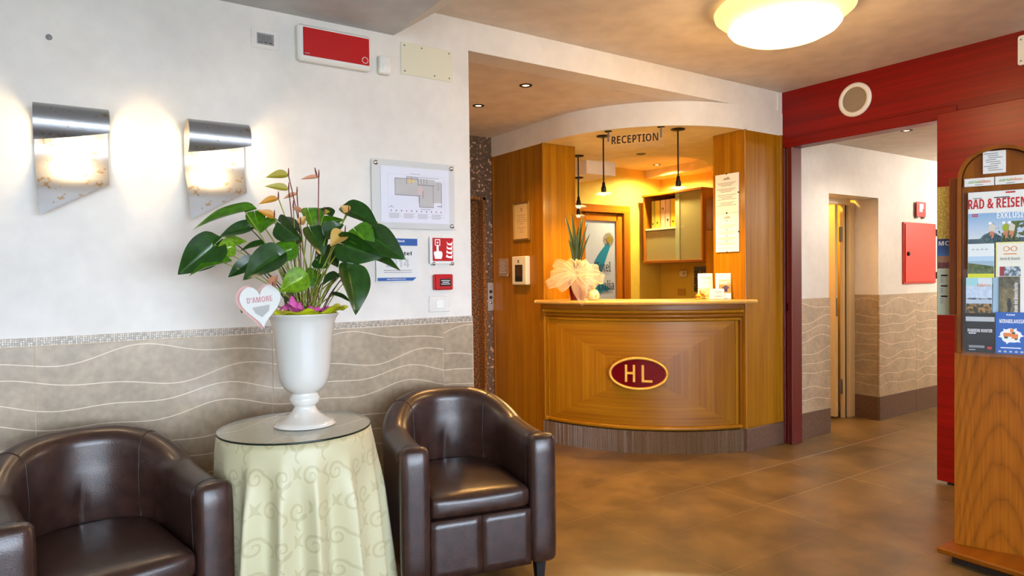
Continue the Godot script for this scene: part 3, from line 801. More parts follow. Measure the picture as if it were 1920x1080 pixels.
func counter():
	var C := Vector2(4.444, -4.387)
	var t = thing("reception_desk", "curved oak reception desk with mitred veneer and a red oval plaque", "desk", Vector3(C.x, 0, C.y))
	var P := func(a, r, y): return Vector3(cos(deg_to_rad(a)) * r, y, sin(deg_to_rad(a)) * r)
	var ring := func(r0, r1, a0, a1, y0, y1, n): return slab(arc_pts(0, 0, r1, a0, a1, n) + arc_pts(0, 0, r0, a1, a0, n), y0, y1)
	var aL := func(r): return 180.0 - rad_to_deg(asin(0.169 / r))      # where a radius meets the left column
	var aR := func(r): return 90.0 + rad_to_deg(asin(0.357 / r))       # and the right one
	put("body", slab(arc_pts(0, 0, 1.306, aL.call(1.306), aR.call(1.306), 48) + arc_pts(0, 0, 1.20, aR.call(1.20), aL.call(1.20), 48), 0.165, 1.06), "oak_upright", t)
	# fluted plinth: ridges of uneven width
	var rng := RandomNumberGenerator.new(); rng.seed = 12
	var pl := []
	for i in 301:
		var a := deg_to_rad(lerpf(173.6, 104.6, i / 300.0))
		var r := 1.326 + (0.004 * rng.randf() if i % 2 else -0.002)
		pl.append(Vector2(cos(a) * r, sin(a) * r))
	put("plinth", slab(pl + arc_pts(0, 0, 1.22, aR.call(1.22), aL.call(1.22), 40), 0.0, 0.162), "fluted_tile", t)
	var bend := func(r, y, rad, a0, a1):
		var pts := []
		for i in 49: pts.append(P.call(lerpf(a0, a1, i / 48.0), r, y))
		var st := S(true); tube(st, pts, rad, 8); return st
	put("base_moulding", bend.call(1.318, 0.183, 0.016, 171.8, 105.8), "oak_level", t)
	put("stile", ring.call(1.30, 1.326, 172.9, 171.7, 0.165, 1.05, 3), "oak_upright", t)
	put("stile", ring.call(1.30, 1.320, 171.5, 170.9, 0.19, 0.955, 3), "oak_upright", t)
	put("stile", ring.call(1.30, 1.326, 106.6, 105.2, 0.165, 1.05, 3), "oak_deep_upright", t)
	put("stile", ring.call(1.30, 1.318, 108.0, 107.2, 0.19, 0.955, 3), "oak_upright", t)
	put("cornice", ring.call(1.29, 1.345, 173.0, 105.0, 1.035, 1.068, 48), "oak_deep_level", t)
	put("cornice", bend.call(1.328, 1.020, 0.016, 172.6, 105.4), "oak_level", t)
	put("cornice", bend.call(1.320, 0.990, 0.017, 172.4, 105.6), "oak_deep_level", t)
	put("cornice", bend.call(1.314, 0.962, 0.014, 172.2, 105.8), "oak_level", t)
	# four mitred fields of veneer
	var am := 138.85; var ah := 32.2; var ym := 0.572; var yh := 0.385
	for k in 4:
		var q := func(u, v):
			var e: float = u * 2.0 - 1.0
			var s: float = [-1.0, 1.0][k % 2]
			var x: float = s * v if k < 2 else e * v
			var y: float = e * v if k < 2 else s * v
			return P.call(am - x * ah, 1.312, ym + y * yh)
		var st := S(true); sheet(st, q, 16, 16, k == 1 or k == 2)
		put("veneer_field", st, ["oak_upright", "oak_upright2", "oak_level2", "oak_level"][k], t)
	# stone top with a rounded nose
	var plan: Array = arc_pts(0, 0, 1.378, 174.4, 102.0, 60) + [Vector2(-0.2865, 1.312), Vector2(-0.362, 1.312)] + arc_pts(0, 0, 1.02, aR.call(1.02), aL.call(1.02), 40) + [Vector2(-1.324, 0.184), Vector2(-1.324, 0.134)]
	var top = put("counter_top", slab(plan, 1.072, 1.102), "counter_stone", t)
	put("nose", bend.call(1.377, 1.087, 0.0150, 174.3, 102.1), "counter_stone", top)
	# oval plaque
	var n := Vector3(cos(deg_to_rad(am)), 0, sin(deg_to_rad(am)))
	var B := Basis(Vector3.UP.cross(n), Vector3.UP, n)
	var o := n * 1.326 + Vector3(0, 0.578, 0)
	var st := S(); prism(st, ellipse(0.205, 0.112), -0.03, 0.006)
	var pq = put("plaque", st, "maroon", t, o, B)
	st = S(true)
	var rim := []
	for i in 65: rim.append(Vector3(cos(TAU * i / 64) * 0.203, sin(TAU * i / 64) * 0.111, 0.006))
	tube(st, rim, 0.0115, 8); put("gold_rim", st, "hammered_gold", pq)
	st = S()
	for e in [[-0.087, 0, 0.018, 0.125], [-0.030, 0, 0.018, 0.125], [-0.058, 0.002, 0.05, 0.018]]: box(st, Vector3(e[0], e[1], 0.009), Vector3(e[2], e[3], 0.008), 0.002)
	put("letter_h", st, "hammered_gold", pq)
	st = S()
	for e in [[0.032, 0, 0.018, 0.125], [0.064, -0.054, 0.072, 0.017]]: box(st, Vector3(e[0], e[1], 0.009), Vector3(e[2], e[3], 0.008), 0.002)
	put("letter_l", st, "hammered_gold", pq)

# ------------------------------------------------------------------ lamps
func lamps():
	var warm := Color(1, 0.74, 0.42)
	var t = thing("ceiling_lamp", "large double-disc glowing glass lamp on the lobby ceiling", "ceiling lamp", Vector3(3.035, HC, -2.055))
	put("upper_disc", lathe([Vector2(0.0, -0.085), Vector2(0.25, -0.085), Vector2(0.30, -0.075), Vector2(0.33, -0.05), Vector2(0.335, -0.03), Vector2(0.32, -0.012), Vector2(0.29, -0.002)], 64), "lamp_glass_rim", t)
	put("lower_disc", lathe([Vector2(0.0, -0.185), Vector2(0.12, -0.18), Vector2(0.20, -0.165), Vector2(0.25, -0.14), Vector2(0.268, -0.118), Vector2(0.258, -0.098), Vector2(0.22, -0.09)], 64), "lamp_glass", t)
	omni(t, Vector3(0, -0.26, 0), Color(1, 0.80, 0.54), 0.8, 0.12)
	# wall sconces: a sheet of silver leaf that rolls over at the top
	sconce(-0.066, "silver-leaf wall lamp, leftmost, above the left armchair")
	sconce(0.441, "silver-leaf wall lamp partly behind the tip of the green plant")
	# pendants over the desk
	var ends := ["near the left column", "", "", ""]
	pendant(Vector3(3.374, HS, -3.787), 0.43, "small dark pendant lamp with clear glass disc left of the hanging sign")
	pendant(Vector3(3.674, HS, -3.333), 0.42, "small dark pendant lamp right of the hanging sign, over the binder cabinet")
	pendant(Vector3(3.746, HS, -4.53), 0.44, "small dark pendant lamp beside the left column edge", 0.6)
	pendant(Vector3(4.045, 2.2, -4.895), 0.36, "lowest small dark pendant lamp just above the blade-leaved plant", 0.2)
	downlight(Vector3(5.098, 2.405, -4.91), "lit recessed spotlight above the binder cabinet", "", Color(1, 0.88, 0.62), 4.2, 80.0)
	var u = thing("downlight", "unlit recessed spotlight in the soffit behind the hanging sign", "spotlight", Vector3(4.16, HS, -4.19))
	put("ring", lathe([Vector2(0.022, 0.004), Vector2(0.02, -0.004), Vector2(0.040, -0.004), Vector2(0.042, 0.0)], 24), "bronze", u)
	put("bulb", lathe([Vector2(0.0, -0.002), Vector2(0.02, 0.0), Vector2(0.0, 0.004)], 16), "steel", u)

func sconce(x0: float, label: String):
	var t = thing("wall_sconce", label, "wall lamp", Vector3(x0, 1.54, ZW), 0, "silver-leaf wall lamps")
	var W := 0.236
	var P := func(u, v):
		var yb := lerpf(0.0, 0.125, u); var x: float = W * u
		if v < 0.5:
			var f: float = v * 2.0
			var y := lerpf(yb, 0.335, f)
			var k := clampf(1.0 - y / 0.20, 0.0, 1.0)
			x += (0.012 if u < 0.5 else 0.0) * (1.0 - u * 2.0) * k
			return Vector3(x, y, 0.010 + 0.034 * (1.0 - smoothstep(0.10, 0.24, y)) + 0.030 * maxf(0.0, 1.0 - y / 0.20))
		var a := lerpf(180.0, lerpf(-68.0, -22.0, u), (v - 0.5) * 2.0)
		return Vector3(x, 0.335 + 0.072 * sin(deg_to_rad(a)), 0.082 + 0.072 * cos(deg_to_rad(a)))
	var st := S(true); sheet(st, P, 10, 64); put("rolled_shade", st, "silver_leaf", t)
	put("wall_bracket", bx(Vector3(W / 2, 0.335, 0.02), Vector3(0.06, 0.05, 0.035), 0.003), "steel", t)
	put("socket", bx(Vector3(W / 2, 0.35, 0.055), Vector3(0.03, 0.03, 0.05), 0.003), "ceramic", t)
	put("bulb", lathe([Vector2(0, -0.022), Vector2(0.012, -0.016), Vector2(0.017, 0.0), Vector2(0.012, 0.016), Vector2(0, 0.022)], 18), "sconce_bulb", t, Vector3(W / 2, 0.315, 0.085))
	omni(t, Vector3(W / 2, 0.315, 0.085), Color(1, 0.86, 0.66), 0.13, 0.05)

func pendant(at: Vector3, drop: float, label: String, power := 1.0):
	var t = thing("pendant_lamp", label, "pendant lamp", at, 0, "pendant lamps over the desk")
	put("canopy", lathe([Vector2(0.0, -0.012), Vector2(0.03, -0.012), Vector2(0.05, -0.006), Vector2(0.05, 0.0)], 28), "bronze", t)
	var st := S(true); tube(st, [Vector3(0, -0.008, 0), Vector3(0, -drop + 0.09, 0)], 0.0055, 8); put("rod", st, "bronze", t)
	put("socket", lathe([Vector2(0.0, -drop + 0.012), Vector2(0.020, -drop + 0.014), Vector2(0.019, -drop + 0.045), Vector2(0.013, -drop + 0.06), Vector2(0.011, -drop + 0.085), Vector2(0.0, -drop + 0.095)], 20), "bronze", t)
	put("glass_disc", lathe([Vector2(0.015, -drop + 0.016), Vector2(0.045, -drop + 0.012), Vector2(0.068, -drop), Vector2(0.067, -drop - 0.004), Vector2(0.044, -drop + 0.007), Vector2(0.015, -drop + 0.011)], 32), "shade_glass", t)
	put("bulb", lathe([Vector2(0, -drop - 0.014), Vector2(0.014, -drop - 0.012), Vector2(0.018, -drop), Vector2(0.012, -drop + 0.012), Vector2(0, -drop + 0.014)], 18), "pendant_bulb", t)
	omni(t, Vector3(0, -drop, 0), Color(1, 0.86, 0.58), 0.16 * power, 0.02)
	spot(t, Vector3(0, -drop - 0.022, 0), Vector3.DOWN, Color(1, 0.82, 0.50), 1.25 * power, 76.0, 0.03)

# ------------------------------------------------------------------ on the white wall
func wall_things():
	# emergency light
	var t = thing("emergency_light", "white-framed emergency light with a blank red face high on the white wall", "emergency light", Vector3(1.084, 2.277, ZW))
	put("housing", bx(Vector3(0, 0.081, 0.022), Vector3(0.346, 0.163, 0.044), 0.010), "white_plastic", t)
	var fc = put("red_face", bx(Vector3(0.004, 0.084, 0.046), Vector3(0.312, 0.126, 0.006), 0.002), "red_plastic", t)
	var st := S()
	for k in 12:
		var a := TAU * k / 12
		box(st, Vector3(0.138 + 0.014 * cos(a), 0.043 + 0.014 * sin(a), 0.0495), Vector3(0.004, 0.004, 0.001))
	put("led_ring", st, "white_print", fc)
	put("logo", bx(Vector3(-0.136, 0.030, 0.0495), Vector3(0.022, 0.005, 0.001)), "grey_print", fc)
	# recessed socket
	t = thing("wall_socket", "open wall box with bare chrome-coloured modules high on the white wall", "socket", Vector3(0.778, 2.329, ZW))
	put("cover_plate", bx(Vector3(0, 0.022, 0.002), Vector3(0.12, 0.085, 0.004), 0.002), "white_plaster", t)
	put("box_rim", bx(Vector3(0, 0.022, 0.004), Vector3(0.072, 0.048, 0.006), 0.001), "grey_print", t)
	for k in 3: put("module", bx(Vector3(-0.021 + 0.021 * k, 0.022, 0.008), Vector3(0.016, 0.036, 0.006), 0.002), "chrome", t)
	solo("wall_hook", lathe([Vector2(0, 0), Vector2(0.011, 0), Vector2(0.010, 0.005), Vector2(0, 0.006)], 16), "grey_print", "small round grey plug in the white wall above the leftmost wall lamp", "plug", "", "", Vector3(-0.012, 2.215, ZW), Basis(Vector3.RIGHT, PI / 2))
	# motion sensor
	t = thing("motion_sensor", "small white motion sensor right of the red emergency light", "sensor", Vector3(1.331, 2.277, ZW))
	put("housing", soft(Vector3(0, 0.045, 0.018), Vector3(0.062, 0.09, 0.036), 0.014, 5), "white_plastic", t)
	put("lens", soft(Vector3(0, 0.032, 0.034), Vector3(0.034, 0.036, 0.012), 0.005, 4), "acrylic_white", t)
	# cover plate with screws
	t = thing("cover_plate", "ivory screwed cover plate beside the alcove opening", "cover plate", Vector3(1.572, 2.30, ZW))
	put("plate", bx(Vector3(0, 0.080, 0.002), Vector3(0.29, 0.16, 0.004), 0.002), "cover_ivory", t)
	for p in [[-0.125, 0.145], [-0.03, 0.145], [0.125, 0.145], [-0.125, 0.018], [0.04, 0.018], [0.125, 0.018]]:
		put("screw", lathe([Vector2(0, 0), Vector2(0.0045, 0), Vector2(0, 0.002)], 10), "grey_print", t, Vector3(p[0], p[1], 0.004), Basis(Vector3.RIGHT, PI / 2))
	# evacuation plan behind acrylic
	t = thing("evacuation_plan", "printed floor plan in a clear acrylic holder with four chrome studs", "sign", Vector3(1.485, 1.533, ZW))
	put("acrylic_sheet", bx(Vector3(0, 0.168, 0.020), Vector3(0.455, 0.336, 0.004), 0.001), "acrylic", t)
	put("backing", bx(Vector3(0, 0.168, 0.012), Vector3(0.452, 0.333, 0.004), 0.001), "clear_edge", t)
	put("print", bx(Vector3(0.006, 0.168, 0.0165), Vector3(0.375, 0.275, 0.002)), plan_print(), t)
	for p in [[-0.207, 0.316], [0.207, 0.316], [-0.207, 0.02], [0.207, 0.02]]:
		put("stud", lathe([Vector2(0.0, 0.0), Vector2(0.011, 0.0), Vector2(0.011, 0.026), Vector2(0.008, 0.029), Vector2(0, 0.030)], 16), "chrome", t, Vector3(p[0], p[1], 0), Basis(Vector3.RIGHT, PI / 2))
	# award plaque
	t = thing("award_plaque", "clear plaque with blue bands and a grey year behind the plant's right leaves", "plaque", Vector3(1.389, 1.270, ZW))
	st = S(); prism(st, PackedVector2Array([Vector2(-0.113, 0.002), Vector2(0.085, 0.002), Vector2(0.113, 0.024), Vector2(0.113, 0.217), Vector2(-0.09, 0.217), Vector2(-0.113, 0.195)]), 0.008, 0.013)
	put("panel", st, "plaque_grey", t)
	st = S(); prism(st, PackedVector2Array([Vector2(-0.098, 0.180), Vector2(0.107, 0.180), Vector2(0.107, 0.215), Vector2(-0.080, 0.215), Vector2(-0.098, 0.200)]), 0.013, 0.0145); put("blue_band", st, "blue_print", t)
	st = S(); prism(st, PackedVector2Array([Vector2(-0.108, 0.006), Vector2(0.080, 0.006), Vector2(0.100, 0.022), Vector2(-0.108, 0.022)]), 0.013, 0.0145); put("blue_band", st, "blue_print", t)
	var I := Basis()
	lettering(t, "HolidayCheck", Vector3(-0.012, 0.201, 0.015), 0.10, 0.014, I, "white_print", sansb)
	lettering(t, "AWARD", Vector3(-0.040, 0.188, 0.015), 0.035, 0.006, I, "white_print", sansb)
	lettering(t, "TopHotel", Vector3(0.0, 0.139, 0.0138), 0.150, 0.026, I, "dark_print", sansb)
	lettering(t, "2014", Vector3(0.0, 0.094, 0.0138), 0.125, 0.042, I, "pale_print", sansb)
	lettering(t, "www.HolidayCheck.com", Vector3(-0.01, 0.014, 0.015), 0.10, 0.008, I, "white_print")
	for k in 2: put("text_line", bx(Vector3(0, 0.058 - 0.010 * k, 0.0138), Vector3(0.15, 0.003, 0.001)), "grey_print", t)
	# fire alarm sign
	t = thing("fire_alarm_sign", "red sign with a white hand pressing a button and flames", "sign", Vector3(1.637, 1.365, ZW))
	put("backing", bx(Vector3(-0.003, 0.064, 0.015), Vector3(0.140, 0.138, 0.004), 0.001), "acrylic_white", t)
	put("plate", bx(Vector3(0.001, 0.068, 0.019), Vector3(0.118, 0.118, 0.003), 0.001), "red_plastic", t)
	st = S()
	prism(st, PackedVector2Array([Vector2(-0.046, 0.020), Vector2(-0.010, 0.020), Vector2(-0.004, 0.036), Vector2(-0.004, 0.052), Vector2(-0.010, 0.058), Vector2(-0.025, 0.060), Vector2(-0.025, 0.088), Vector2(-0.031, 0.093), Vector2(-0.037, 0.088), Vector2(-0.037, 0.056), Vector2(-0.046, 0.060), Vector2(-0.053, 0.050)]), 0.0205, 0.022)
	for e in [[-0.044, 0.103, 0.004, 0.030], [-0.018, 0.103, 0.004, 0.030], [-0.031, 0.118, 0.030, 0.004], [-0.031, 0.089, 0.030, 0.004]]: box(st, Vector3(e[0], e[1], 0.0213), Vector3(e[2], e[3], 0.0015))
	prism(st, PackedVector2Array([Vector2(-0.037, 0.103), Vector2(-0.031, 0.097), Vector2(-0.025, 0.103), Vector2(-0.031, 0.109)]), 0.0205, 0.022)
	put("hand_pictogram", st, "white_print", t)
	st = S()
	for k in 4:
		var y := 0.022 + 0.022 * k
		prism(st, PackedVector2Array([Vector2(0.016 + 0.003 * k, y + 0.008), Vector2(0.026, y + 0.004), Vector2(0.052, y), Vector2(0.056, y + 0.022), Vector2(0.046, y + 0.012), Vector2(0.030, y + 0.012), Vector2(0.022, y + 0.022)]), 0.0205, 0.022)
	put("flame_pictogram", st, "white_print", t)
	for x in [-0.052, 0.056]: put("stud", lathe([Vector2(0.0, 0.0), Vector2(0.009, 0.0), Vector2(0.009, 0.022), Vector2(0, 0.025)], 14), "chrome", t, Vector3(x, -0.005, 0), Basis(Vector3.RIGHT, PI / 2))
	# call point
	t = thing("fire_call_point", "square red fire call point with a black label on the white wall", "call point", Vector3(1.637, 1.226, ZW))
	put("housing", bx(Vector3(0, 0.040, 0.016), Vector3(0.106, 0.080, 0.032), 0.006), "red_plastic", t)
	put("label", bx(Vector3(0.006, 0.038, 0.033), Vector3(0.062, 0.038, 0.003), 0.001), "dark_print", t)
	for k in 3: put("text_line", bx(Vector3(0.006, 0.048 - 0.009 * k, 0.0348), Vector3(0.050 - 0.012 * (k % 2), 0.003, 0.001)), "white_print", t)
	# switch plate
	t = thing("light_switch", "white blank switch plate below the red call point", "switch", Vector3(1.622, 1.118, ZW))
	put("plate", bx(Vector3(0, 0.036, 0.004), Vector3(0.12, 0.082, 0.008), 0.003), "white_plaster", t)
	put("rocker", bx(Vector3(0, 0.036, 0.009), Vector3(0.045, 0.045, 0.006), 0.002), "white_plastic", t)
	# on the red wall
	t = thing("loudspeaker", "round white loudspeaker with grey grille on the red wall", "speaker", Vector3(XR, 2.466, -2.531), -PI / 2)
	var up := Basis(Vector3.RIGHT, PI / 2)
	put("rim", lathe([Vector2(0.084, 0.0), Vector2(0.084, 0.010), Vector2(0.086, 0.014), Vector2(0.108, 0.012), Vector2(0.115, 0.004), Vector2(0.115, 0.0)], 48), "white_plastic", t, Vector3.ZERO, up)
	put("grille", lathe([Vector2(0.085, 0.006), Vector2(0.06, 0.009), Vector2(0.0, 0.010)], 40), "grille", t, Vector3.ZERO, up)
	t = thing("wall_plate", "white screwed cover plate at the right edge of the red wall", "cover plate", Vector3(XR, 2.445, -1.515), -PI / 2)
	var rs := S(); prism(rs, rrect(0.14, 0.165, 0.012), 0.0, 0.010); put("plate", rs, "white_plastic", t, Vector3(0, 0.085, 0))
	for y in [0.025, 0.145]:
		for x in [-0.055, 0.055]: put("screw", lathe([Vector2(0, 0), Vector2(0.005, 0), Vector2(0, 0.002)], 10), "grey_print", t, Vector3(x, y, 0.010), up)

func plan_print():
	var im := Image.create_empty(600, 440, false, Image.FORMAT_RGB8); im.fill(Color(0.90, 0.91, 0.97))
	var R := func(x, y, w, h, c): im.fill_rect(Rect2i(x, y, w, h), c)
	var ln := Color(0.25, 0.25, 0.28); var gy := Color(0.74, 0.73, 0.74)
	for e in [[58, 58, 500, 2], [58, 58, 2, 330], [58, 388, 500, 2], [556, 58, 2, 330]]: R.call(e[0], e[1], e[2], e[3], Color(0.78, 0.78, 0.84))
	for e in [[120, 90, 220, 130], [220, 75, 100, 60], [320, 85, 150, 190], [440, 100, 90, 170], [330, 220, 120, 90]]: R.call(e[0], e[1], e[2], e[3], gy)
	R.call(235, 92, 50, 30, Color(0.90, 0.78, 0.45)); R.call(320, 150, 40, 60, Color(0.85, 0.74, 0.72))
	for e in [[118, 88, 200, 4], [118, 88, 4, 135], [118, 220, 210, 4], [218, 72, 4, 60], [218, 72, 290, 3], [318, 80, 5, 60], [345, 80, 4, 50], [370, 85, 4, 45], [395, 80, 4, 50], [318, 132, 150, 4], [328, 220, 4, 90], [328, 308, 130, 4], [360, 180, 4, 60], [452, 132, 3, 180], [500, 110, 3, 60], [528, 110, 4, 200], [490, 296, 42, 5], [340, 326, 90, 3], [260, 70, 3, 60]]: R.call(e[0], e[1], e[2], e[3], ln)
	for k in 11: R.call(80 + k * 44, 340, 8, 12, ln if k % 3 else Color(0.75, 0.2, 0.2))
	for c in 4:
		for k in 6: R.call(66 + c * 124, 366 + k * 7, 84 if k % 3 else 100, 3, Color(0.62, 0.62, 0.66))
	R.call(64, 318, 46, 3, ln); R.call(78, 308, 18, 3, ln); R.call(250, 48, 90, 4, Color(0.6, 0.6, 0.64))
	return mat("plan_print", Color(1, 1, 1), 0.5, 0, tx(im))

# ------------------------------------------------------------------ chairs and table
func armchair(label: String, at: Vector3, turn: float):
	var t = thing("armchair", label, "armchair", at, turn, "brown leather tub chairs")
	var hw := 0.268; var zs := -0.02; var zf := 0.285
	var straight := zf - zs; var L := straight * 2 + PI * hw
	var path := func(p):   # position, outward direction, share of the way to the middle of the back
		var s: float = p * L
		if s < straight: return [Vector3(-hw, 0, zf - s), Vector3(-1, 0, 0), 0.0 if s < 0 else s / straight * 0.25]
		if s > L - straight: return [Vector3(hw, 0, zf - (L - s)), Vector3(1, 0, 0), (L - s) / straight * 0.25]
		var a: float = (s - straight) / hw
		var o := Vector3(-cos(a), 0, -sin(a))
		return [Vector3(0, 0, zs) + o * hw, o, 0.25 + 0.75 * sin(a)]
	var top := func(k): return 0.642 + 0.126 * smoothstep(0.05, 1.0, k)
	var sec := func(p, v):   # v runs up the inside, over the top and down the outside
		var q = path.call(p); var h: float = top.call(q[2]); var r := 0.0575
		var o := 0.0; var y := 0.0
		if v < 0.35:
			var f: float = v / 0.35; y = lerpf(0.115, h - r, f); o = lerpf(-0.045, -r, f)
			var mid: float = (p - 0.5) * L
			if y > 0.40: o += 0.010 * exp(-pow(mid / 0.020, 2)) * smoothstep(0.40, 0.46, y) * (1.0 - smoothstep(0.52, 0.60, y)) - 0.012 * sin(clampf((y - 0.42) / 0.25, 0, 1) * PI) * q[2]
		elif v > 0.65:
			var f: float = (1.0 - v) / 0.35; y = lerpf(0.115, h - r, f); o = lerpf(0.026, r, f) + 0.006 * sin(f * PI)
		else:
			var a: float = PI * (1.0 - (v - 0.35) / 0.3)
			y = h - r + r * sin(a); o = r * cos(a)
		return q[0] + q[1] * o + Vector3(0, y, 0)
	var st := S(true); sheet(st, sec, 96, 40)
	put("shell", st, "brown_leather", t)
	for sx in [-1, 1]:
		put("arm_front", soft(Vector3(sx * hw, 0.377, zf + 0.002), Vector3(0.119, 0.534, 0.075), 0.036, 8), "brown_leather", t)
		var sm := S(true)
		var pts := []
		for k in 25: pts.append(sec.call(0.5 + sx * 0.168, 0.20 + 0.40 * k / 24.0))
		tube(sm, pts, 0.0024, 6)
		put("seam", sm, "leather_seam", t)
		sm = S(true); pts = []
		for k in 25: pts.append(sec.call(0.5 + sx * 0.474, 0.12 + 0.53 * k / 24.0))
		tube(sm, pts, 0.0022, 6); put("seam", sm, "leather_seam", t)
		put("front_panel", soft(Vector3(sx * 0.1055, 0.230, 0.288), Vector3(0.2108, 0.232, 0.04), 0.0035, 4), "brown_leather", t)
	put("seat_cushion", soft(Vector3(0, 0.394, 0.03), Vector3(0.420, 0.092, 0.56), 0.030, 10, Vector3(0, 0.016, 0.006)), "brown_leather", t)
	put("base", bx(Vector3(0, 0.235, -0.0), Vector3(0.43, 0.225, 0.50)), "leather_seam", t)
	for p in [Vector2(-0.262, 0.265), Vector2(0.262, 0.265), Vector2(-0.20, -0.19), Vector2(0.20, -0.19)]:
		put("leg", lathe([Vector2(0.0, 0.0), Vector2(0.019, 0.0), Vector2(0.031, 0.118), Vector2(0, 0.118)], 4, Vector3.ZERO, false), "black", t, Vector3(p.x, 0, p.y), Basis(Vector3.UP, PI / 4))

func furniture():
	armchair("brown leather tub armchair right of the round table, whole in view", Vector3(1.440, 0, -2.580), deg_to_rad(-12.0))
	armchair("brown leather tub armchair at the lower left, its front cut off by the frame", Vector3(0.088, 0, -2.585), deg_to_rad(10.0))
	var c := Vector3(0.722, 0, -2.535)
	var t = thing("side_table", "round side table under the cream damask cloth", "table", c)
	put("table_top", lathe([Vector2(0, 0.71), Vector2(0.268, 0.71), Vector2(0.270, 0.734), Vector2(0, 0.734)], 40), "table_top", t)
	put("pedestal", lathe([Vector2(0.17, 0.0), Vector2(0.17, 0.02), Vector2(0.04, 0.05), Vector2(0.03, 0.40), Vector2(0.05, 0.71)], 24), "table_top", t)
	var R := 0.273
	var P := func(u, v):
		var a: float = (0.0 if u > 0.9999 else u) * TAU
		var d := Vector3(cos(a), 0, sin(a))
		if v < 0.2: return d * (R * v / 0.2) + Vector3(0, 0.7375, 0)
		var f: float = (v - 0.2) / 0.8
		var k := smoothstep(0.0, 0.35, f)
		var fold := 1.2 * (1.0 - 2.0 * pow(absf(sin(7.5 * a + 0.6 + 0.35 * sin(3.0 * a))), 1.15)) * (0.7 + 0.3 * sin(5.0 * a + 2.0)) + 0.25 * sin(19.0 * a + 1.9 + 0.5 * f)
		var r := R + 0.007 * minf(1.0, f * 14.0) + 0.062 * f + 0.046 * k * fold * (0.4 + 0.6 * f)
		var q := d * r
		if q.x < -0.262: q.x = -0.262 - 0.020 * (1.0 - exp((q.x + 0.262) / 0.02))   # the armchair's side holds it in
		return q + Vector3(0, 0.7375 - 0.007 * minf(1.0, f * 14.0) - 0.722 * f, 0)
	var st := S(true); sheet(st, P, 256, 50)
	solo("tablecloth", st, "damask", "cream damask cloth with scroll pattern falling in folds to the floor", "tablecloth", "", "", c)
	var g = thing("glass_top", "round clear glass plate on the damask-covered table", "glass top", c + Vector3(0, 0.740, 0))
	put("pane", lathe([Vector2(0, 0.0), Vector2(0.272, 0.0), Vector2(0.272, 0.007), Vector2(0, 0.007)], 72, Vector3.ZERO, false), "clear_glass", g)
	put("edge", lathe([Vector2(0.272, 0.0), Vector2(0.2735, 0.0005), Vector2(0.2735, 0.0065), Vector2(0.272, 0.007)], 72), "glass_edge", g)
	# footed vase
	var prof := [Vector2(0.0, 0.0), Vector2(0.105, 0.0), Vector2(0.107, 0.008), Vector2(0.100, 0.016), Vector2(0.078, 0.027), Vector2(0.055, 0.043), Vector2(0.042, 0.062), Vector2(0.040, 0.074), Vector2(0.050, 0.084), Vector2(0.055, 0.096), Vector2(0.055, 0.106), Vector2(0.050, 0.118), Vector2(0.050, 0.126), Vector2(0.062, 0.135), Vector2(0.078, 0.152), Vector2(0.089, 0.180), Vector2(0.095, 0.220), Vector2(0.099, 0.270), Vector2(0.104, 0.330), Vector2(0.110, 0.380), Vector2(0.117, 0.408), Vector2(0.126, 0.424), Vector2(0.130, 0.430), Vector2(0.127, 0.434), Vector2(0.120, 0.428), Vector2(0.108, 0.40), Vector2(0.100, 0.34)]
	var v = thing("vase", "tall white footed ceramic vase holding the flowering plant", "vase", Vector3(0.757, 0.748, -2.534))
	put("vase_body", lathe(smooth_profile(prof.map(func(q): return Vector2(q.x, q.y * 0.962)), 4), 64), "ceramic", v)

func smooth_profile(p: Array, n: int) -> Array:
	var out := []
	for i in p.size() - 1:
		var a: Vector2 = p[maxi(i - 1, 0)]; var b: Vector2 = p[i]; var c: Vector2 = p[i + 1]; var d: Vector2 = p[mini(i + 2, p.size() - 1)]
		for k in n: out.append(b.cubic_interpolate(c, a, d, float(k) / n))
	out.append(p[p.size() - 1])
	return out

# ------------------------------------------------------------------ the plant; its own measures are centimetres from the rim of the vase
func stem(t, a: Vector3, b: Vector3, rad: float, m: String):
	var mid := (a + b) * 0.5 + Vector3((b.x - a.x) * -0.10, (b.y - a.y) * 0.10 + 0.01, (b.z - a.z) * 0.05)
	var pts := []
	for k in 9:
		var f := k / 8.0
		pts.append(a.lerp(mid, f).lerp(mid.lerp(b, f), f))
	var st := S(true); tube(st, pts, rad, 6); put("stem", st, m, t)

var stem_i := 0
func root_point() -> Vector3:
	stem_i += 1
	var a := stem_i * 2.39996; var r := 0.045 * sqrt(fmod(stem_i * 0.618, 1.0))
	return Vector3(cos(a) * r + 0.005, -0.03, sin(a) * r)

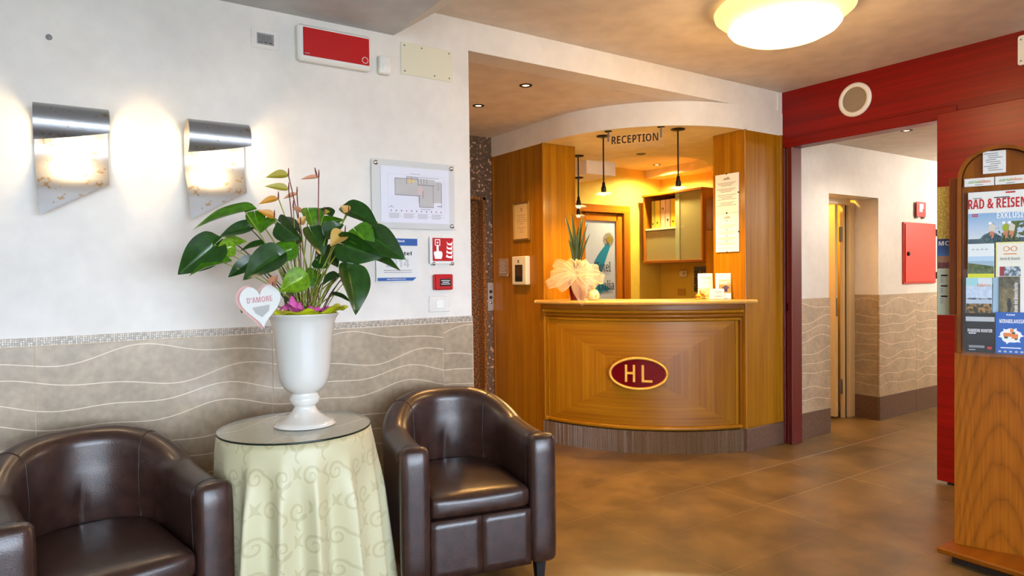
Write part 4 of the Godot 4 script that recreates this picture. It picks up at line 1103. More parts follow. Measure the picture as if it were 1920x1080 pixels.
func leaf(t, b: Vector3, e: Vector3, w: float, m: String):
	b *= 0.01; e *= 0.01; w *= 0.0125
	b.x += 0.3 * b.z; e.x += 0.3 * e.z
	var d := (e - b); var L := d.length(); d = d / L
	var face_dir := Vector3(b.x * 0.6, 0.50, 0.95).normalized()
	face_dir = face_dir.rotated(d, 0.75 * sin(stem_i * 2.7 + 0.8))
	var side := d.cross(face_dir).normalized(); var nrm := side.cross(d).normalized()
	var P := func(u, v):
		var s: float = u * 1.22 - 0.22; var k: float = v * 2.0 - 1.0
		# heart shape: two lobes behind the stalk, widest a little after it, drawn out to a tip
		var half: float
		if s < 0.0: half = w * 0.5 * (0.62 + 0.38 * sqrt(maxf(0.0, 1.0 - pow(s / 0.22, 2)))) * sqrt(maxf(0.0, 1.0 - pow(s / 0.221, 2)))
		else: half = w * 0.5 * pow(maxf(0.0, 1.0 - s), 0.80) * (1.0 + 1.5 * s * (1.0 - s) + 0.25 * s)
		var along := s * L
		if s < 0.0: along *= clampf(absf(k) * 1.8, 0.0, 1.0)
		var lift := absf(k) * half * 0.42 - 0.14 * L * s * s - 0.015 * sin(s * 9.0) * absf(k) * w
		return b + d * along + side * (k * half) + nrm * (lift + 0.08 * L * s)
	var st := S(true); sheet(st, P, 18, 12); put("leaf", st, m, t)
	stem(t, root_point(), b, 0.0022, "stem_green" if stem_i % 3 else "stem_dark")

func bloom(t, b: Vector3, e: Vector3, w: float, m: String):
	b *= 0.01; e *= 0.01; w *= 0.013
	b.x += 0.3 * b.z; e.x += 0.3 * e.z
	var d := (e - b); var L := d.length(); d = d / L
	var side := d.cross(Vector3(0.05, 0.5, 0.9).normalized()).normalized(); var nrm := side.cross(d).normalized()
	var P := func(u, v):
		var k: float = v * 2.0 - 1.0
		var half: float = w * 0.5 * sin(PI * pow(u, 0.62)) * (1.0 if u < 0.999 else 0.0)
		return b + d * (u * L) + side * (k * half) + nrm * (absf(k) * half * 0.5 - 0.10 * L * u * u)
	var st := S(true); sheet(st, P, 12, 8); put("flower", st, m, t)
	st = S(true); tube(st, [b, b + Vector3(0.002, 0.012, 0.004), b + Vector3(0.003, 0.026, 0.006)], [0.0028, 0.0026, 0.0012], 6); put("flower_spike", st, "stem_red", t)
	stem(t, root_point(), b, 0.0020, "stem_red" if b.y > 0.45 else "stem_green")

func plant():
	var yaw := deg_to_rad(-33.87)
	var t = thing("flowering_plant", "green heart-leaved plant with pale pointed blooms in the white vase", "plant", Vector3(0.768, 1.158, -2.528), yaw)
	put("soil", lathe([Vector2(0.0, -0.026), Vector2(0.084, -0.03), Vector2(0.086, -0.036)], 24), "soil", t)
	leaf(t, Vector3(-21.8, 38.4, 6), Vector3(-41.0, 32.6, 10), 7.6, "leaf_mid")
	leaf(t, Vector3(-18.4, 37.6, 2), Vector3(-16.6, 30.8, 4), 5.2, "leaf_mid")
	leaf(t, Vector3(-20.8, 33.0, 2), Vector3(-32.0, 29.6, 4), 4.4, "leaf_deep")
	leaf(t, Vector3(-11.2, 34.8, 3), Vector3(-16.4, 30.8, 6), 5.2, "leaf_mid")
	leaf(t, Vector3(-26.8, 25.6, 6), Vector3(-32.4, 24.0, 8), 5.2, "leaf_bright")
	leaf(t, Vector3(-28.4, 28.8, 0), Vector3(-22.0, 27.6, 2), 3.6, "leaf_bright")
	leaf(t, Vector3(-33.0, 26.4, 8), Vector3(-45.8, 15.6, 12), 9.2, "leaf_deep")
	leaf(t, Vector3(-29.2, 19.6, 10), Vector3(-41.6, 15.8, 14), 6.8, "leaf_mid")
	leaf(t, Vector3(-19.8, 20.0, 8), Vector3(-28.2, 14.6, 10), 4.4, "leaf_deep")
	leaf(t, Vector3(-9.6, 21.6, 14), Vector3(-22.2, 13.8, 18), 8.8, "leaf_deep")
	leaf(t, Vector3(-16.2, 26.4, 4), Vector3(-24.0, 24.4, 6), 3.2, "leaf_deep")
	leaf(t, Vector3(-4.8, 24.4, 8), Vector3(-16.6, 21.6, 10), 5.6, "leaf_mid")
	leaf(t, Vector3(-8.4, 33.2, 10), Vector3(-1.6, 27.6, 12), 7.2, "leaf_deep")
	leaf(t, Vector3(1.6, 38.4, 2), Vector3(3.6, 31.2, 3), 6.8, "leaf_mid")
	leaf(t, Vector3(6.0, 34.8, -4), Vector3(15.0, 36.0, -6), 3.6, "leaf_mid")
	leaf(t, Vector3(16.0, 38.8, 4), Vector3(27.2, 32.4, 6), 7.2, "leaf_deep")
	leaf(t, Vector3(18.8, 30.4, 8), Vector3(24.8, 23.6, 10), 7.2, "leaf_mid")
	leaf(t, Vector3(24.4, 28.4, 8), Vector3(35.6, 20.2, 12), 8.4, "leaf_deep")
	leaf(t, Vector3(22.0, 22.0, 6), Vector3(34.6, 16.8, 8), 5.6, "leaf_deep")
	leaf(t, Vector3(14.0, 25.6, 10), Vector3(27.6, 20.8, 12), 8.4, "leaf_deep")
	leaf(t, Vector3(15.2, 16.0, 14), Vector3(17.8, 1.0, 18), 10.0, "leaf_deep")
	leaf(t, Vector3(11.2, 14.0, 8), Vector3(5.6, 11.4, 10), 5.2, "leaf_deep")
	leaf(t, Vector3(-0.8, 14.0, 12), Vector3(-9.4, 9.4, 14), 6.8, "leaf_bright")
	leaf(t, Vector3(-22.4, 6.8, 0), Vector3(-24.4, 1.0, 2), 3.2, "leaf_mid")
	leaf(t, Vector3(4.4, 20.4, 4), Vector3(8.4, 17.6, 5), 4.4, "leaf_deep")
	leaf(t, Vector3(2.4, 30.8, 6), Vector3(6.6, 21.6, 8), 6.8, "leaf_deep")
	leaf(t, Vector3(-4.8, 8.0, 8), Vector3(-8.0, 3.6, 9), 4.8, "leaf_deep")
	leaf(t, Vector3(10.0, 7.6, 6), Vector3(16.4, 5.2, 8), 2.8, "leaf_deep")
	leaf(t, Vector3(-2.0, 27.0, -4), Vector3(-6.0, 19.6, -2), 7.2, "leaf_deep")
	leaf(t, Vector3(7.2, 24.0, -6), Vector3(12.4, 18.0, -4), 6.8, "leaf_deep")
	leaf(t, Vector3(8.0, 30.0, 8), Vector3(14.0, 33.2, 8), 5.2, "leaf_deep")
	leaf(t, Vector3(-14.0, 22.4, -6), Vector3(-20.0, 24.0, -8), 5.6, "leaf_deep")
	leaf(t, Vector3(-3.6, 32.4, -6), Vector3(-8.4, 37.6, -8), 5.2, "leaf_deep")
	leaf(t, Vector3(17.0, 20.0, 2), Vector3(20.4, 14.0, 4), 5.6, "leaf_deep")
	leaf(t, Vector3(3.0, 15.6, 2), Vector3(0.0, 10.0, 5), 5.2, "leaf_mid")
	leaf(t, Vector3(9.6, 38.0, -8), Vector3(5.2, 40.8, -8), 4.8, "leaf_deep")
	bloom(t, Vector3(-5.8, 52.0, 2), Vector3(-14.0, 51.2, 6), 3.2, "spathe_lime")
	bloom(t, Vector3(-5.8, 46.8, 2), Vector3(-14.4, 48.0, 6), 2.6, "spathe_lime")
	bloom(t, Vector3(-9.6, 43.2, 4), Vector3(-16.8, 41.2, 8), 2.4, "spathe_amber")
	bloom(t, Vector3(-2.8, 45.4, 0), Vector3(-8.0, 43.6, 2), 1.6, "spathe_pink")
	bloom(t, Vector3(-11.2, 36.4, 4), Vector3(-16.8, 38.8, 8), 2.6, "spathe_amber")
	bloom(t, Vector3(5.4, 51.2, 2), Vector3(-1.4, 50.4, 5), 1.6, "spathe_pink")
	bloom(t, Vector3(-4.2, 40.0, 3), Vector3(0.4, 37.6, 5), 1.6, "spathe_pink")
	bloom(t, Vector3(-1.6, 33.2, 8), Vector3(0.4, 36.4, 8), 2.8, "spathe_tan")
	bloom(t, Vector3(16.0, 37.6, 6), Vector3(13.2, 40.0, 8), 2.8, "spathe_tan")
	bloom(t, Vector3(14.4, 30.0, 10), Vector3(8.8, 25.4, 14), 5.2, "spathe_tan")
	bloom(t, Vector3(-11.6, 11.4, 16), Vector3(-10.0, 15.0, 18), 3.2, "spathe_pink")
	bloom(t, Vector3(7.2, 37.6, 2), Vector3(9.2, 38.4, 3), 2.0, "spathe_lime")
	for k in 26:
		var a := root_point()
		stem(t, a, a * 1.0 + Vector3(a.x * 2.2, 0.14 + 0.10 * fmod(k * 0.37, 1.0), a.z * 2.0), 0.0018, ["stem_green", "stem_green", "stem_dark"][k % 3])
	var st := S(true); tube(st, [Vector3(0.054, 0.51, 0.02), Vector3(0.050, 0.53, 0.02), Vector3(0.046, 0.547, 0.02)], [0.003, 0.0032, 0.0015], 8); put("flower_spike", st, "stem_red", t)
	# tissue paper round the stems
	var w = thing("tissue_paper", "crumpled yellow-green and pink tissue paper tucked into the vase rim", "tissue paper", Vector3(0.768, 1.158, -2.528), yaw)
	st = S(true)
	sheet(st, func(u, v):
		var a: float = (0.0 if u > 0.9999 else u) * TAU
		var wob := 0.5 * sin(5 * a + 1.0) + 0.5 * sin(9 * a + 2.2 + v * 2.0)
		var r: float = lerpf(0.085, 0.128, v) + 0.012 * wob * v + (0.022 * v if sin(a) < 0.3 and cos(a) > 0.4 else 0.0)
		return Vector3(cos(a) * r, -0.012 + 0.038 * sin(v * PI * 0.62) * (1.0 + 0.4 * wob) - 0.012 * v * v + (0.012 * v if cos(a) > 0.6 else 0.0), sin(a) * r), 96, 8)
	put("yellow_sheet", st, "lime_tissue", w)
	st = S(true)
	sheet(st, func(u, v):
		var a: float = lerpf(0.15, 2.5, u)
		var wob := 0.5 * sin(8 * a) + 0.5 * sin(17 * a + 1.0)
		var r: float = lerpf(0.055, 0.100, v) + 0.010 * wob
		return Vector3(cos(a) * r, 0.0 + (0.03 + 0.03 * exp(-pow((a - 1.9) * 2.2, 2))) * sin(v * PI * 0.8) * (1.0 + 0.35 * wob), sin(a) * r), 60, 8)
	put("pink_sheet", st, "magenta_tissue", w)
	# heart-shaped card
	var h = thing("heart_card", "white and pink heart-shaped gift tag hanging at the vase's left", "gift tag", Vector3(0.768, 1.158, -2.528), yaw)
	var heart := func(s, o):
		var p := PackedVector2Array()
		for k in 48:
			var a := TAU * k / 48
			p.append(o + Vector2(16 * pow(sin(a), 3), 13 * cos(a) - 5 * cos(2 * a) - 2 * cos(3 * a) - cos(4 * a)) * s * Vector2(1.0, 1.14))
		return p
	var tilt := Basis(Vector3.BACK, deg_to_rad(6)) 
	st = S(); prism(st, heart.call(0.0050, Vector2(-0.008, 0.0)), 0.0, 0.006); put("pink_heart", st, "blush", h, Vector3(-0.130, 0.050, 0.105), tilt)
	st = S(); prism(st, heart.call(0.0046, Vector2(0.004, -0.001)), 0.009, 0.017); var hw = put("white_heart", st, "white_plastic", h, Vector3(-0.130, 0.050, 0.105), tilt)
	st = S(); prism(st, PackedVector2Array([Vector2(-0.028, -0.012), Vector2(0.036, -0.008), Vector2(0.030, -0.030), Vector2(0.004, -0.050), Vector2(-0.018, -0.034)]), 0.017, 0.0176); put("silver_field", st, "grey_print_pale", hw)
	lettering(hw, "D'AMORE", Vector3(0.002, 0.014, 0.0178), 0.090, 0.020, Basis(), "blush_print", sansb)
	st = S(true); tube(st, [Vector3(-0.155, 0.09, 0.118), Vector3(-0.12, 0.10, 0.10), Vector3(-0.06, 0.06, 0.07), Vector3(-0.03, 0.0, 0.05)], 0.0015, 6); put("ribbon", st, "blush", h)

# ------------------------------------------------------------------ on the desk
func counter_things():
	var yaw := deg_to_rad(-33.87)
	var Y := 1.103
	var t = thing("flower_pot", "tall maroon pot behind the cream organza bow on the desk", "pot", Vector3(3.251, Y, -3.960), yaw)
	put("pot_body", lathe(smooth_profile([Vector2(0.0, 0.0), Vector2(0.048, 0.0), Vector2(0.052, 0.01), Vector2(0.062, 0.08), Vector2(0.072, 0.17), Vector2(0.074, 0.18), Vector2(0.068, 0.18), Vector2(0.062, 0.165), Vector2(0.0, 0.16)], 3), 36), "maroon", t)
	t = thing("blade_plant", "upright plant of narrow pointed dark green leaves on the desk", "plant", Vector3(3.251, Y + 0.16, -3.960), yaw)
	var tips := [[-0.09, 0.49, 0.0, 0.026], [-0.040, 0.50, 0.02, 0.030], [0.0, 0.34, 0.03, 0.034], [0.035, 0.45, 0.0, 0.026], [0.055, 0.49, -0.03, 0.024], [0.085, 0.42, 0.0, 0.022], [0.10, 0.34, 0.02, 0.020], [-0.065, 0.30, 0.04, 0.034], [0.02, 0.40, -0.04, 0.03]]
	for e in tips:
		var tip := Vector3(e[0], e[1], e[2]); var wd: float = e[3]
		var bs := Vector3(e[0] * 0.15, 0.0, e[2] * 0.3)
		var P := func(u, v):
			var k: float = v * 2.0 - 1.0
			var half: float = wd * 0.40 * (0.75 + 0.5 * sin(u * PI * 0.8)) * pow(maxf(0.0, 1.0 - pow(u, 4.0)), 0.7)
			var c := bs.lerp(tip, u) + Vector3(-e[0] * 0.25 * sin(u * PI), 0, 0)
			return c + Vector3(k * half, 0, absf(k) * half * 0.6)
		var st := S(true); sheet(st, P, 16, 4); put("leaf", st, "blade_leaf", t)
	var b = thing("organza_bow", "large cream organza bow tied round the maroon pot", "bow", Vector3(3.251, Y, -3.960), yaw)
	var loops := [[-0.235, 0.115, 0.06, 0.075], [-0.150, 0.085, 0.085, 0.080], [-0.205, 0.190, 0.04, 0.075], [-0.175, 0.285, 0.01, 0.070], [-0.085, 0.295, 0.03, 0.075], [0.020, 0.300, 0.02, 0.070], [0.090, 0.280, 0.04, 0.080], [0.165, 0.225, 0.05, 0.085], [0.200, 0.150, 0.05, 0.085], [0.125, 0.105, 0.085, 0.090]]
	var knot := Vector3(-0.005, 0.205, 0.075)
	for e in loops:
		var tip := Vector3(e[0], e[1], e[2]); var wd: float = e[3]
		var d := (tip - knot); var dn := d.normalized(); var side := dn.cross(Vector3(0.1, 0.25, 1.0).normalized()).normalized(); var nn := side.cross(dn).normalized()
		var P := func(u, v):   # a strip of ribbon that goes out and comes back
			var f: float = u * 2.0; var out: float = f if f < 1.0 else 2.0 - f
			var k: float = v * 2.0 - 1.0
			var wv: float = 0.35 + 0.65 * sin(PI * 0.5 * minf(1.0, out * 1.3))
			var puff: float = (sin(out * PI) * 0.034 + 0.008 * out) * (1.0 if f < 1.0 else -1.0)
			return knot + d * out + side * (k * wd * 0.5 * wv * (1.0 - 0.30 * pow(out, 8.0))) + nn * (puff + 0.006 * sin(k * 7.0 + e[0] * 40.0) * out)
		var st := S(true); sheet(st, P, 24, 8); var lp = put("loop", st, "organza", b)
		st = S(true)
		for v in [0.0, 1.0]:
			var ed := []
			for k in 25: ed.append(P.call(k / 24.0, v))
			tube(st, ed, 0.0014, 5)
		put("hem", st, "organza_hem", lp)
	for e in [[0.022, -0.045, 0.165, 0.125], [0.060, 0.045, 0.10, 0.07]]:
		var P := func(u, v):
			var k: float = v * 2.0 - 1.0
			var half: float = e[3] * 0.5 * sin(PI * pow(clampf(u * 0.98 + 0.02, 0.0, 1.0), 0.75))
			return knot.lerp(Vector3(e[0], e[1], e[2]), u) + Vector3(k * half, 0, 0.022 * sin(u * PI) + 0.008 * sin(k * 5.0))
		var st := S(true); sheet(st, P, 20, 8); put("tail", st, "organza", b)
	put("knot", soft(knot, Vector3(0.04, 0.05, 0.035), 0.016, 5), "organza", b)
	var f = thing("favour", "small cream and gold wrapped favour beside the maroon pot", "gift", Vector3(3.300, Y, -3.830), yaw)
	put("bag", lathe(smooth_profile([Vector2(0.0, 0.0), Vector2(0.030, 0.0), Vector2(0.044, 0.02), Vector2(0.046, 0.045), Vector2(0.030, 0.072), Vector2(0.014, 0.082), Vector2(0.020, 0.095), Vector2(0.032, 0.112)], 3), 20), "favour_cream", f)
	put("gold_cord", lathe([Vector2(0.013, 0.077), Vector2(0.018, 0.082), Vector2(0.013, 0.087)], 16), "gold", f)
	for k in 5:
		var a := k * 1.25
		put("gold_bead", soft(Vector3(cos(a) * 0.043, 0.022 + 0.010 * (k % 3), sin(a) * 0.043), Vector3(0.014, 0.014, 0.014), 0.0068, 4), "gold", f)
	# bell and leaflets
	t = thing("desk_bell", "small shiny brass desk bell beside the leaflets", "bell", Vector3(3.93, Y, -3.36))
	put("base", lathe([Vector2(0, 0), Vector2(0.040, 0), Vector2(0.041, 0.006), Vector2(0.034, 0.010), Vector2(0, 0.011)], 32), "gold", t)
	put("dome", lathe(smooth_profile([Vector2(0.037, 0.013), Vector2(0.036, 0.022), Vector2(0.028, 0.036), Vector2(0.012, 0.044), Vector2(0, 0.046)], 3), 32), "gold", t)
	put("button", lathe([Vector2(0.004, 0.044), Vector2(0.004, 0.055), Vector2(0.008, 0.057), Vector2(0.007, 0.062), Vector2(0, 0.063)], 16), "gold", t)
	leaflet("leaflet_stand", "white leaflet with a sandy lower picture standing next to the brass bell", Vector3(4.03, Y, -3.395), -45.0, 0)
	leaflet("leaflet_stand", "white leaflet with an orange picture standing against the right column", Vector3(4.035, Y, -3.235), -48.0, 1)
	t = thing("card_box", "low white box of cards in front of the leaflets on the desk", "card holder", Vector3(3.985, Y, -3.255), deg_to_rad(-45))
	put("box", bx(Vector3(0, 0.034, 0), Vector3(0.105, 0.068, 0.035), 0.002), "paper", t)
	put("cards", bx(Vector3(0, 0.042, -0.002), Vector3(0.096, 0.066, 0.02), 0.001), "white_print", t)
	for k in 2: put("text_line", bx(Vector3(0.01, 0.052 - 0.03 * k, 0.018), Vector3(0.045, 0.004, 0.001)), "grey_print", t)

func leaflet(called, label, at, deg, kind):
	var t = thing(called, label, "leaflet", at, deg_to_rad(deg), "")
	var lean := Basis(Vector3.RIGHT, deg_to_rad(-8))
	var im := Image.create_empty(108, 190, false, Image.FORMAT_RGB8); im.fill(Color(0.95, 0.94, 0.91))
	if kind == 0:
		for y in range(110, 190):
			for x in 108:
				var v := 0.5 + 0.5 * sin(x * 0.09 + sin(y * 0.12) * 2.0)
				im.set_pixel(x, y, Color(0.92, 0.86, 0.74).lerp(Color(0.86, 0.70, 0.48), v * clampf((y - 110) / 30.0, 0, 1)))
		for k in 3: im.fill_rect(Rect2i(16, 56 + k * 9, 50, 2), Color(0.7, 0.7, 0.68))
	else:
		im.fill_rect(Rect2i(22, 48, 86, 40), Color(0.66, 0.70, 0.52)); im.fill_rect(Rect2i(22, 56, 86, 10), Color(0.75, 0.78, 0.70))
		im.fill_rect(Rect2i(22, 86, 86, 62), Color(0.90, 0.52, 0.20)); im.fill_rect(Rect2i(60, 92, 24, 46), Color(0.22, 0.16, 0.28)); im.fill_rect(Rect2i(46, 100, 50, 14), Color(0.30, 0.25, 0.36))
	var m := mat("leaflet_print_%d" % kind, Color(1, 1, 1), 0.5, 0, tx(im))
	var c = put("card", bx(Vector3(0, 0.095, 0.0), Vector3(0.108, 0.190, 0.006), 0.001), m, t, Vector3.ZERO, lean)
	put("back_stay", bx(Vector3(0, 0.06, -0.03), Vector3(0.05, 0.12, 0.003)), "paper", t, Vector3.ZERO, Basis(Vector3.RIGHT, deg_to_rad(8)))
	if kind == 0: lettering(c, "Vivere Italia", Vector3(0.0, 0.158, 0.0035), 0.080, 0.018, Basis(), "grey_print", serif)

# ------------------------------------------------------------------ fixed to the reception's columns and walls
func reception_things():
	var yl := -PI / 2      # things on the left column face towards -x
	var t = thing("certificate_frame", "gold-framed certificate on the left oak column", "picture", Vector3(3.13, 1.574, -4.50), yl)
	var st := S()
	for e in [[0, 0.305, 0.232, 0.016], [0, 0.008, 0.232, 0.016], [-0.108, 0.157, 0.016, 0.30], [0.108, 0.157, 0.016, 0.30]]: box(st, Vector3(e[0], e[1], 0.010), Vector3(e[2], e[3], 0.020), 0.004)
	put("frame", st, "gold_satin", t)
	put("sheet", bx(Vector3(0, 0.157, 0.006), Vector3(0.204, 0.284, 0.004)), "parchment", t)
	lettering(t, "Q", Vector3(0, 0.25, 0.0088), 0.022, 0.032, Basis(), "brown_print", serif, "seal_letter")
	for k in 9: put("text_line", bx(Vector3(0, 0.205 - 0.017 * k, 0.0085), Vector3([0.14, 0.09, 0.15, 0.15, 0.05, 0.0, 0.12, 0.03, 0.06][k] + 0.001, 0.003, 0.001)), "brown_pale", t)
	t = thing("wall_terminal", "ivory wall terminal with a small screen and a round lens on the left oak column", "intercom", Vector3(3.13, 1.216, -4.495), yl)
	put("housing", bx(Vector3(0, 0.116, 0.022), Vector3(0.205, 0.232, 0.044), 0.008), "ivory_plastic", t)
	put("screen_frame", bx(Vector3(0, 0.095, 0.0455), Vector3(0.105, 0.135, 0.004), 0.001), "dark_print", t)
	put("screen", bx(Vector3(0, 0.110, 0.048), Vector3(0.090, 0.090, 0.002)), "brown_glass", t)
	put("lens", lathe([Vector2(0, 0), Vector2(0.014, 0), Vector2(0.010, 0.006), Vector2(0, 0.007)], 18), "chrome", t, Vector3(0.0, 0.19, 0.044), Basis(Vector3.RIGHT, PI / 2))
	t = thing("acrylic_sign", "small clear acrylic sign on the left oak column beside the ivory terminal", "sign", Vector3(3.13, 1.285, -4.757), yl)
	put("sheet", bx(Vector3(0, 0.076, 0.018), Vector3(0.145, 0.150, 0.004), 0.001), "acrylic", t)
	for k in 6: put("text_line", bx(Vector3(-0.01, 0.125 - 0.018 * k, 0.0208), Vector3(0.06 + 0.03 * (k % 2), 0.006, 0.001)), "pale_print", t)
	for x in [-0.06, 0.06]: put("stud", lathe([Vector2(0, 0), Vector2(0.007, 0), Vector2(0.007, 0.022), Vector2(0, 0.024)], 12), "chrome", t, Vector3(x, 0.01, 0), Basis(Vector3.RIGHT, PI / 2))
	# notices on the right column
	for k in 2:
		var n = thing("notice_board", ["upper printed notice sheet on the right oak column", "lower printed notice sheet with dots on the right oak column"][k], "notice", Vector3(4.09, [1.731, 1.447][k], -3.236), yl, "printed notices on the right column")
		put("board", bx(Vector3(0, 0.144, 0.006), Vector3(0.205, 0.288, 0.010), 0.001), "paper", n)
		st = S(); prism(st, PackedVector2Array([Vector2(-0.035, 0.245), Vector2(-0.012, 0.262), Vector2(-0.002, 0.256), Vector2(0.012, 0.268), Vector2(0.036, 0.245)]), 0.011, 0.0118); put("emblem", st, "notice_grey", n)
		var ys := [0.222, 0.212, 0.202, 0.178, 0.168, 0.158, 0.134, 0.122, 0.112, 0.102, 0.078, 0.068, 0.058] if k == 0 else [0.196, 0.186, 0.176, 0.150, 0.140, 0.132, 0.104, 0.096, 0.088, 0.066, 0.056, 0.030]
		for i in ys.size(): put("text_line", bx(Vector3(-0.004 * (i % 2), ys[i], 0.0115), Vector3(0.165 - 0.035 * (i % 3), 0.0042, 0.001)), "notice_grey", n)
		if k == 1:
			for y in [0.230, 0.163, 0.116, 0.078]: put("dot", bx(Vector3(0, y, 0.0115), Vector3(0.008, 0.007, 0.001)), "dark_print", n)
		for y in [0.0, 0.144, 0.288]: put("clip", bx(Vector3(0.0 if y != 0.144 else 0.1025, y, 0.010), Vector3(0.012, 0.010, 0.008), 0.002), "brown_print", n)
	# hanging sign
	var X := Vector3(0.578, 0, 0.816).normalized(); var B := Basis(X, Vector3.UP, X.cross(Vector3.UP))
	t = thing("reception_sign", "clear hanging sign lettered RECEPTION under the curved soffit", "sign", Vector3(3.39, HS, -3.49)); t.basis = B
	put("glass_plate", bx(Vector3(0.01, -0.085, 0), Vector3(0.42, 0.11, 0.006), 0.001), "acrylic_clear", t)
	lettering(t, "RECEPTION", Vector3(0.011, -0.0705, 0.005), 0.330, 0.054, Basis(), "brown_print", sansb)
	for x in [-0.178, 0.195]:
		put("clip", bx(Vector3(x, -0.004, 0), Vector3(0.05, 0.008, 0.02), 0.002), "bronze", t)
		put("hanger", bx(Vector3(x, -0.040, 0), Vector3(0.014, 0.075, 0.008), 0.002), "steel", t)
	# binder cabinet with sliding frosted panes
	var O := Vector3(5.17, 1.42, -4.785)
	t = thing("wall_cabinet", "oak wall cabinet with sliding frosted panes on the yellow wall", "cabinet", O)
	var D := 0.345; var zl := -0.40; var zr := 0.40
	put("side", span(Vector3(0, 0, zl), Vector3(D, 0.68, zl + 0.022), 0.002), "door_wood_upright", t)
	put("side", span(Vector3(0, 0, zr - 0.022), Vector3(D - 0.03, 0.68, zr), 0.002), "door_wood_upright", t)
	put("top_board", span(Vector3(-0.012, 0.68, zl - 0.01), Vector3(D - 0.005, 0.705, zr), 0.003), "door_wood_level", t)
	put("bottom_board", span(Vector3(-0.004, -0.018, zl - 0.004), Vector3(D - 0.005, 0.008, zr), 0.002), "door_wood_level", t)
	put("back_board", span(Vector3(D - 0.02, 0.008, zl + 0.022), Vector3(D - 0.008, 0.68, zr - 0.04)), "cabinet_back", t)
	put("shelf", span(Vector3(0.012, 0.325, zl + 0.022), Vector3(D - 0.02, 0.345, 0.16), 0.002), "shelf_cream", t)
	put("frosted_pane", span(Vector3(0.012, 0.008, 0.05), Vector3(0.017, 0.68, zr - 0.022)), "frosted_green", t)
	put("frosted_pane", span(Vector3(0.024, 0.008, zl + 0.022), Vector3(0.029, 0.318, 0.12)), "frosted_green", t)
	put("pane_edge", span(Vector3(0.008, 0.008, 0.045), Vector3(0.020, 0.68, 0.10)), "frosted_pale", t)
	var bz := [-0.300, -0.236, -0.158, -0.092, -0.018]; var bw := [0.040, 0.068, 0.062, 0.062, 0.066]
	for k in 5:
		var bd = thing("ring_binder", ["narrow lime ring binder, leftmost on the cabinet shelf", "yellow ring binder second from the left on the cabinet shelf", "pale pink ring binder left of its twin on the cabinet shelf", "pale pink ring binder right of its twin on the cabinet shelf", "bright yellow ring binder, rightmost on the cabinet shelf"][k], "binder", O + Vector3(0.045, 0.346, bz[k]), 0, "ring binders in the wall cabinet")
		var bm: String = ["binder_lime", "binder_yellow", "binder_pink", "binder_pink", "binder_bright"][k]
		put("cover", bx(Vector3(0.12, 0.145, 0), Vector3(0.24, 0.29, bw[k]), 0.003), bm, bd)
		put("finger_ring", lathe([Vector2(0.005, 0), Vector2(0.010, 0), Vector2(0.010, 0.003), Vector2(0.005, 0.003)], 16), "dark_print", bd, Vector3(0.0, [0.05, 0.06, 0.20, 0.08, 0.06][k], 0), Basis(Vector3.BACK, PI / 2))
	put("stacked_papers", span(Vector3(0.05, 0.35, 0.16), Vector3(0.28, 0.50, 0.36), 0.004), "binder_pink", t)
	put("stacked_papers", span(Vector3(0.05, 0.01, 0.13), Vector3(0.26, 0.26, 0.24), 0.02), "shelf_cream", t)
	# small things on the yellow wall
	t = thing("thermostat", "small cream thermostat on the yellow wall under the cabinet", "thermostat", Vector3(5.517, 1.255, -4.93), yl)
	put("housing", bx(Vector3(0, 0.035, 0.014), Vector3(0.09, 0.07, 0.028), 0.005), "ivory_plastic", t)
	put("dial", lathe([Vector2(0, 0), Vector2(0.014, 0), Vector2(0.013, 0.006), Vector2(0, 0.007)], 16), "grey_print_pale", t, Vector3(0.018, 0.035, 0.028), Basis(Vector3.RIGHT, PI / 2))
	t = thing("double_socket", "ochre double socket plate low on the yellow wall behind the desk", "socket", Vector3(5.517, 1.055, -4.965), yl)
	put("plate", bx(Vector3(0, 0.035, 0.004), Vector3(0.11, 0.075, 0.008), 0.002), "ochre_plastic", t)
	for x in [-0.025, 0.025]: put("module", bx(Vector3(x, 0.035, 0.009), Vector3(0.040, 0.048, 0.004), 0.002), "ochre_plastic", t)
	var ph := nz(96, 128, 0.06, 131, 4)
	var cal := tx(pic(96, 128, func(x, y):
		var v: float = ph[y * 96 + x] / 255.0
		var c := Color(0.10, 0.09, 0.08).lerp(Color(0.55, 0.48, 0.42), smoothstep(0.45, 0.75, v))
		return Color(0.22, 0.24, 0.27).lerp(Color(0.35, 0.36, 0.38), v) if y < 22 else c))
	t = thing("wall_calendar", "dark photo calendar on the yellow wall beside the tall cupboard", "calendar", Vector3(5.517, 1.098, -4.715), yl)
	put("picture", bx(Vector3(0, 0.131, 0.004), Vector3(0.155, 0.262, 0.006), 0.001), mat("calendar_print", Color(1, 1, 1), 0.4, 0, cal), t)
	put("binding", bx(Vector3(0, 0.262, 0.006), Vector3(0.15, 0.010, 0.010), 0.003), "steel", t)
	t = thing("storage_cupboard", "tall narrow wooden cupboard side beside the right column", "cupboard", Vector3(4.685, 0, -3.80))
	put("carcass", bx(Vector3(0, 0.83, 0), Vector3(0.11, 1.66, 0.19), 0.002), "oak_upright", t)
	put("upper_door", bx(Vector3(0, 1.795, 0), Vector3(0.105, 0.265, 0.185), 0.002), "oak_deep_upright", t)

# ------------------------------------------------------------------ the brochure stand; x runs along its front, z towards the viewer
func cover(called, f: Callable):
	return mat(called, Color(1, 1, 1), 0.32, 0, tx(pic(96, 144, f)))

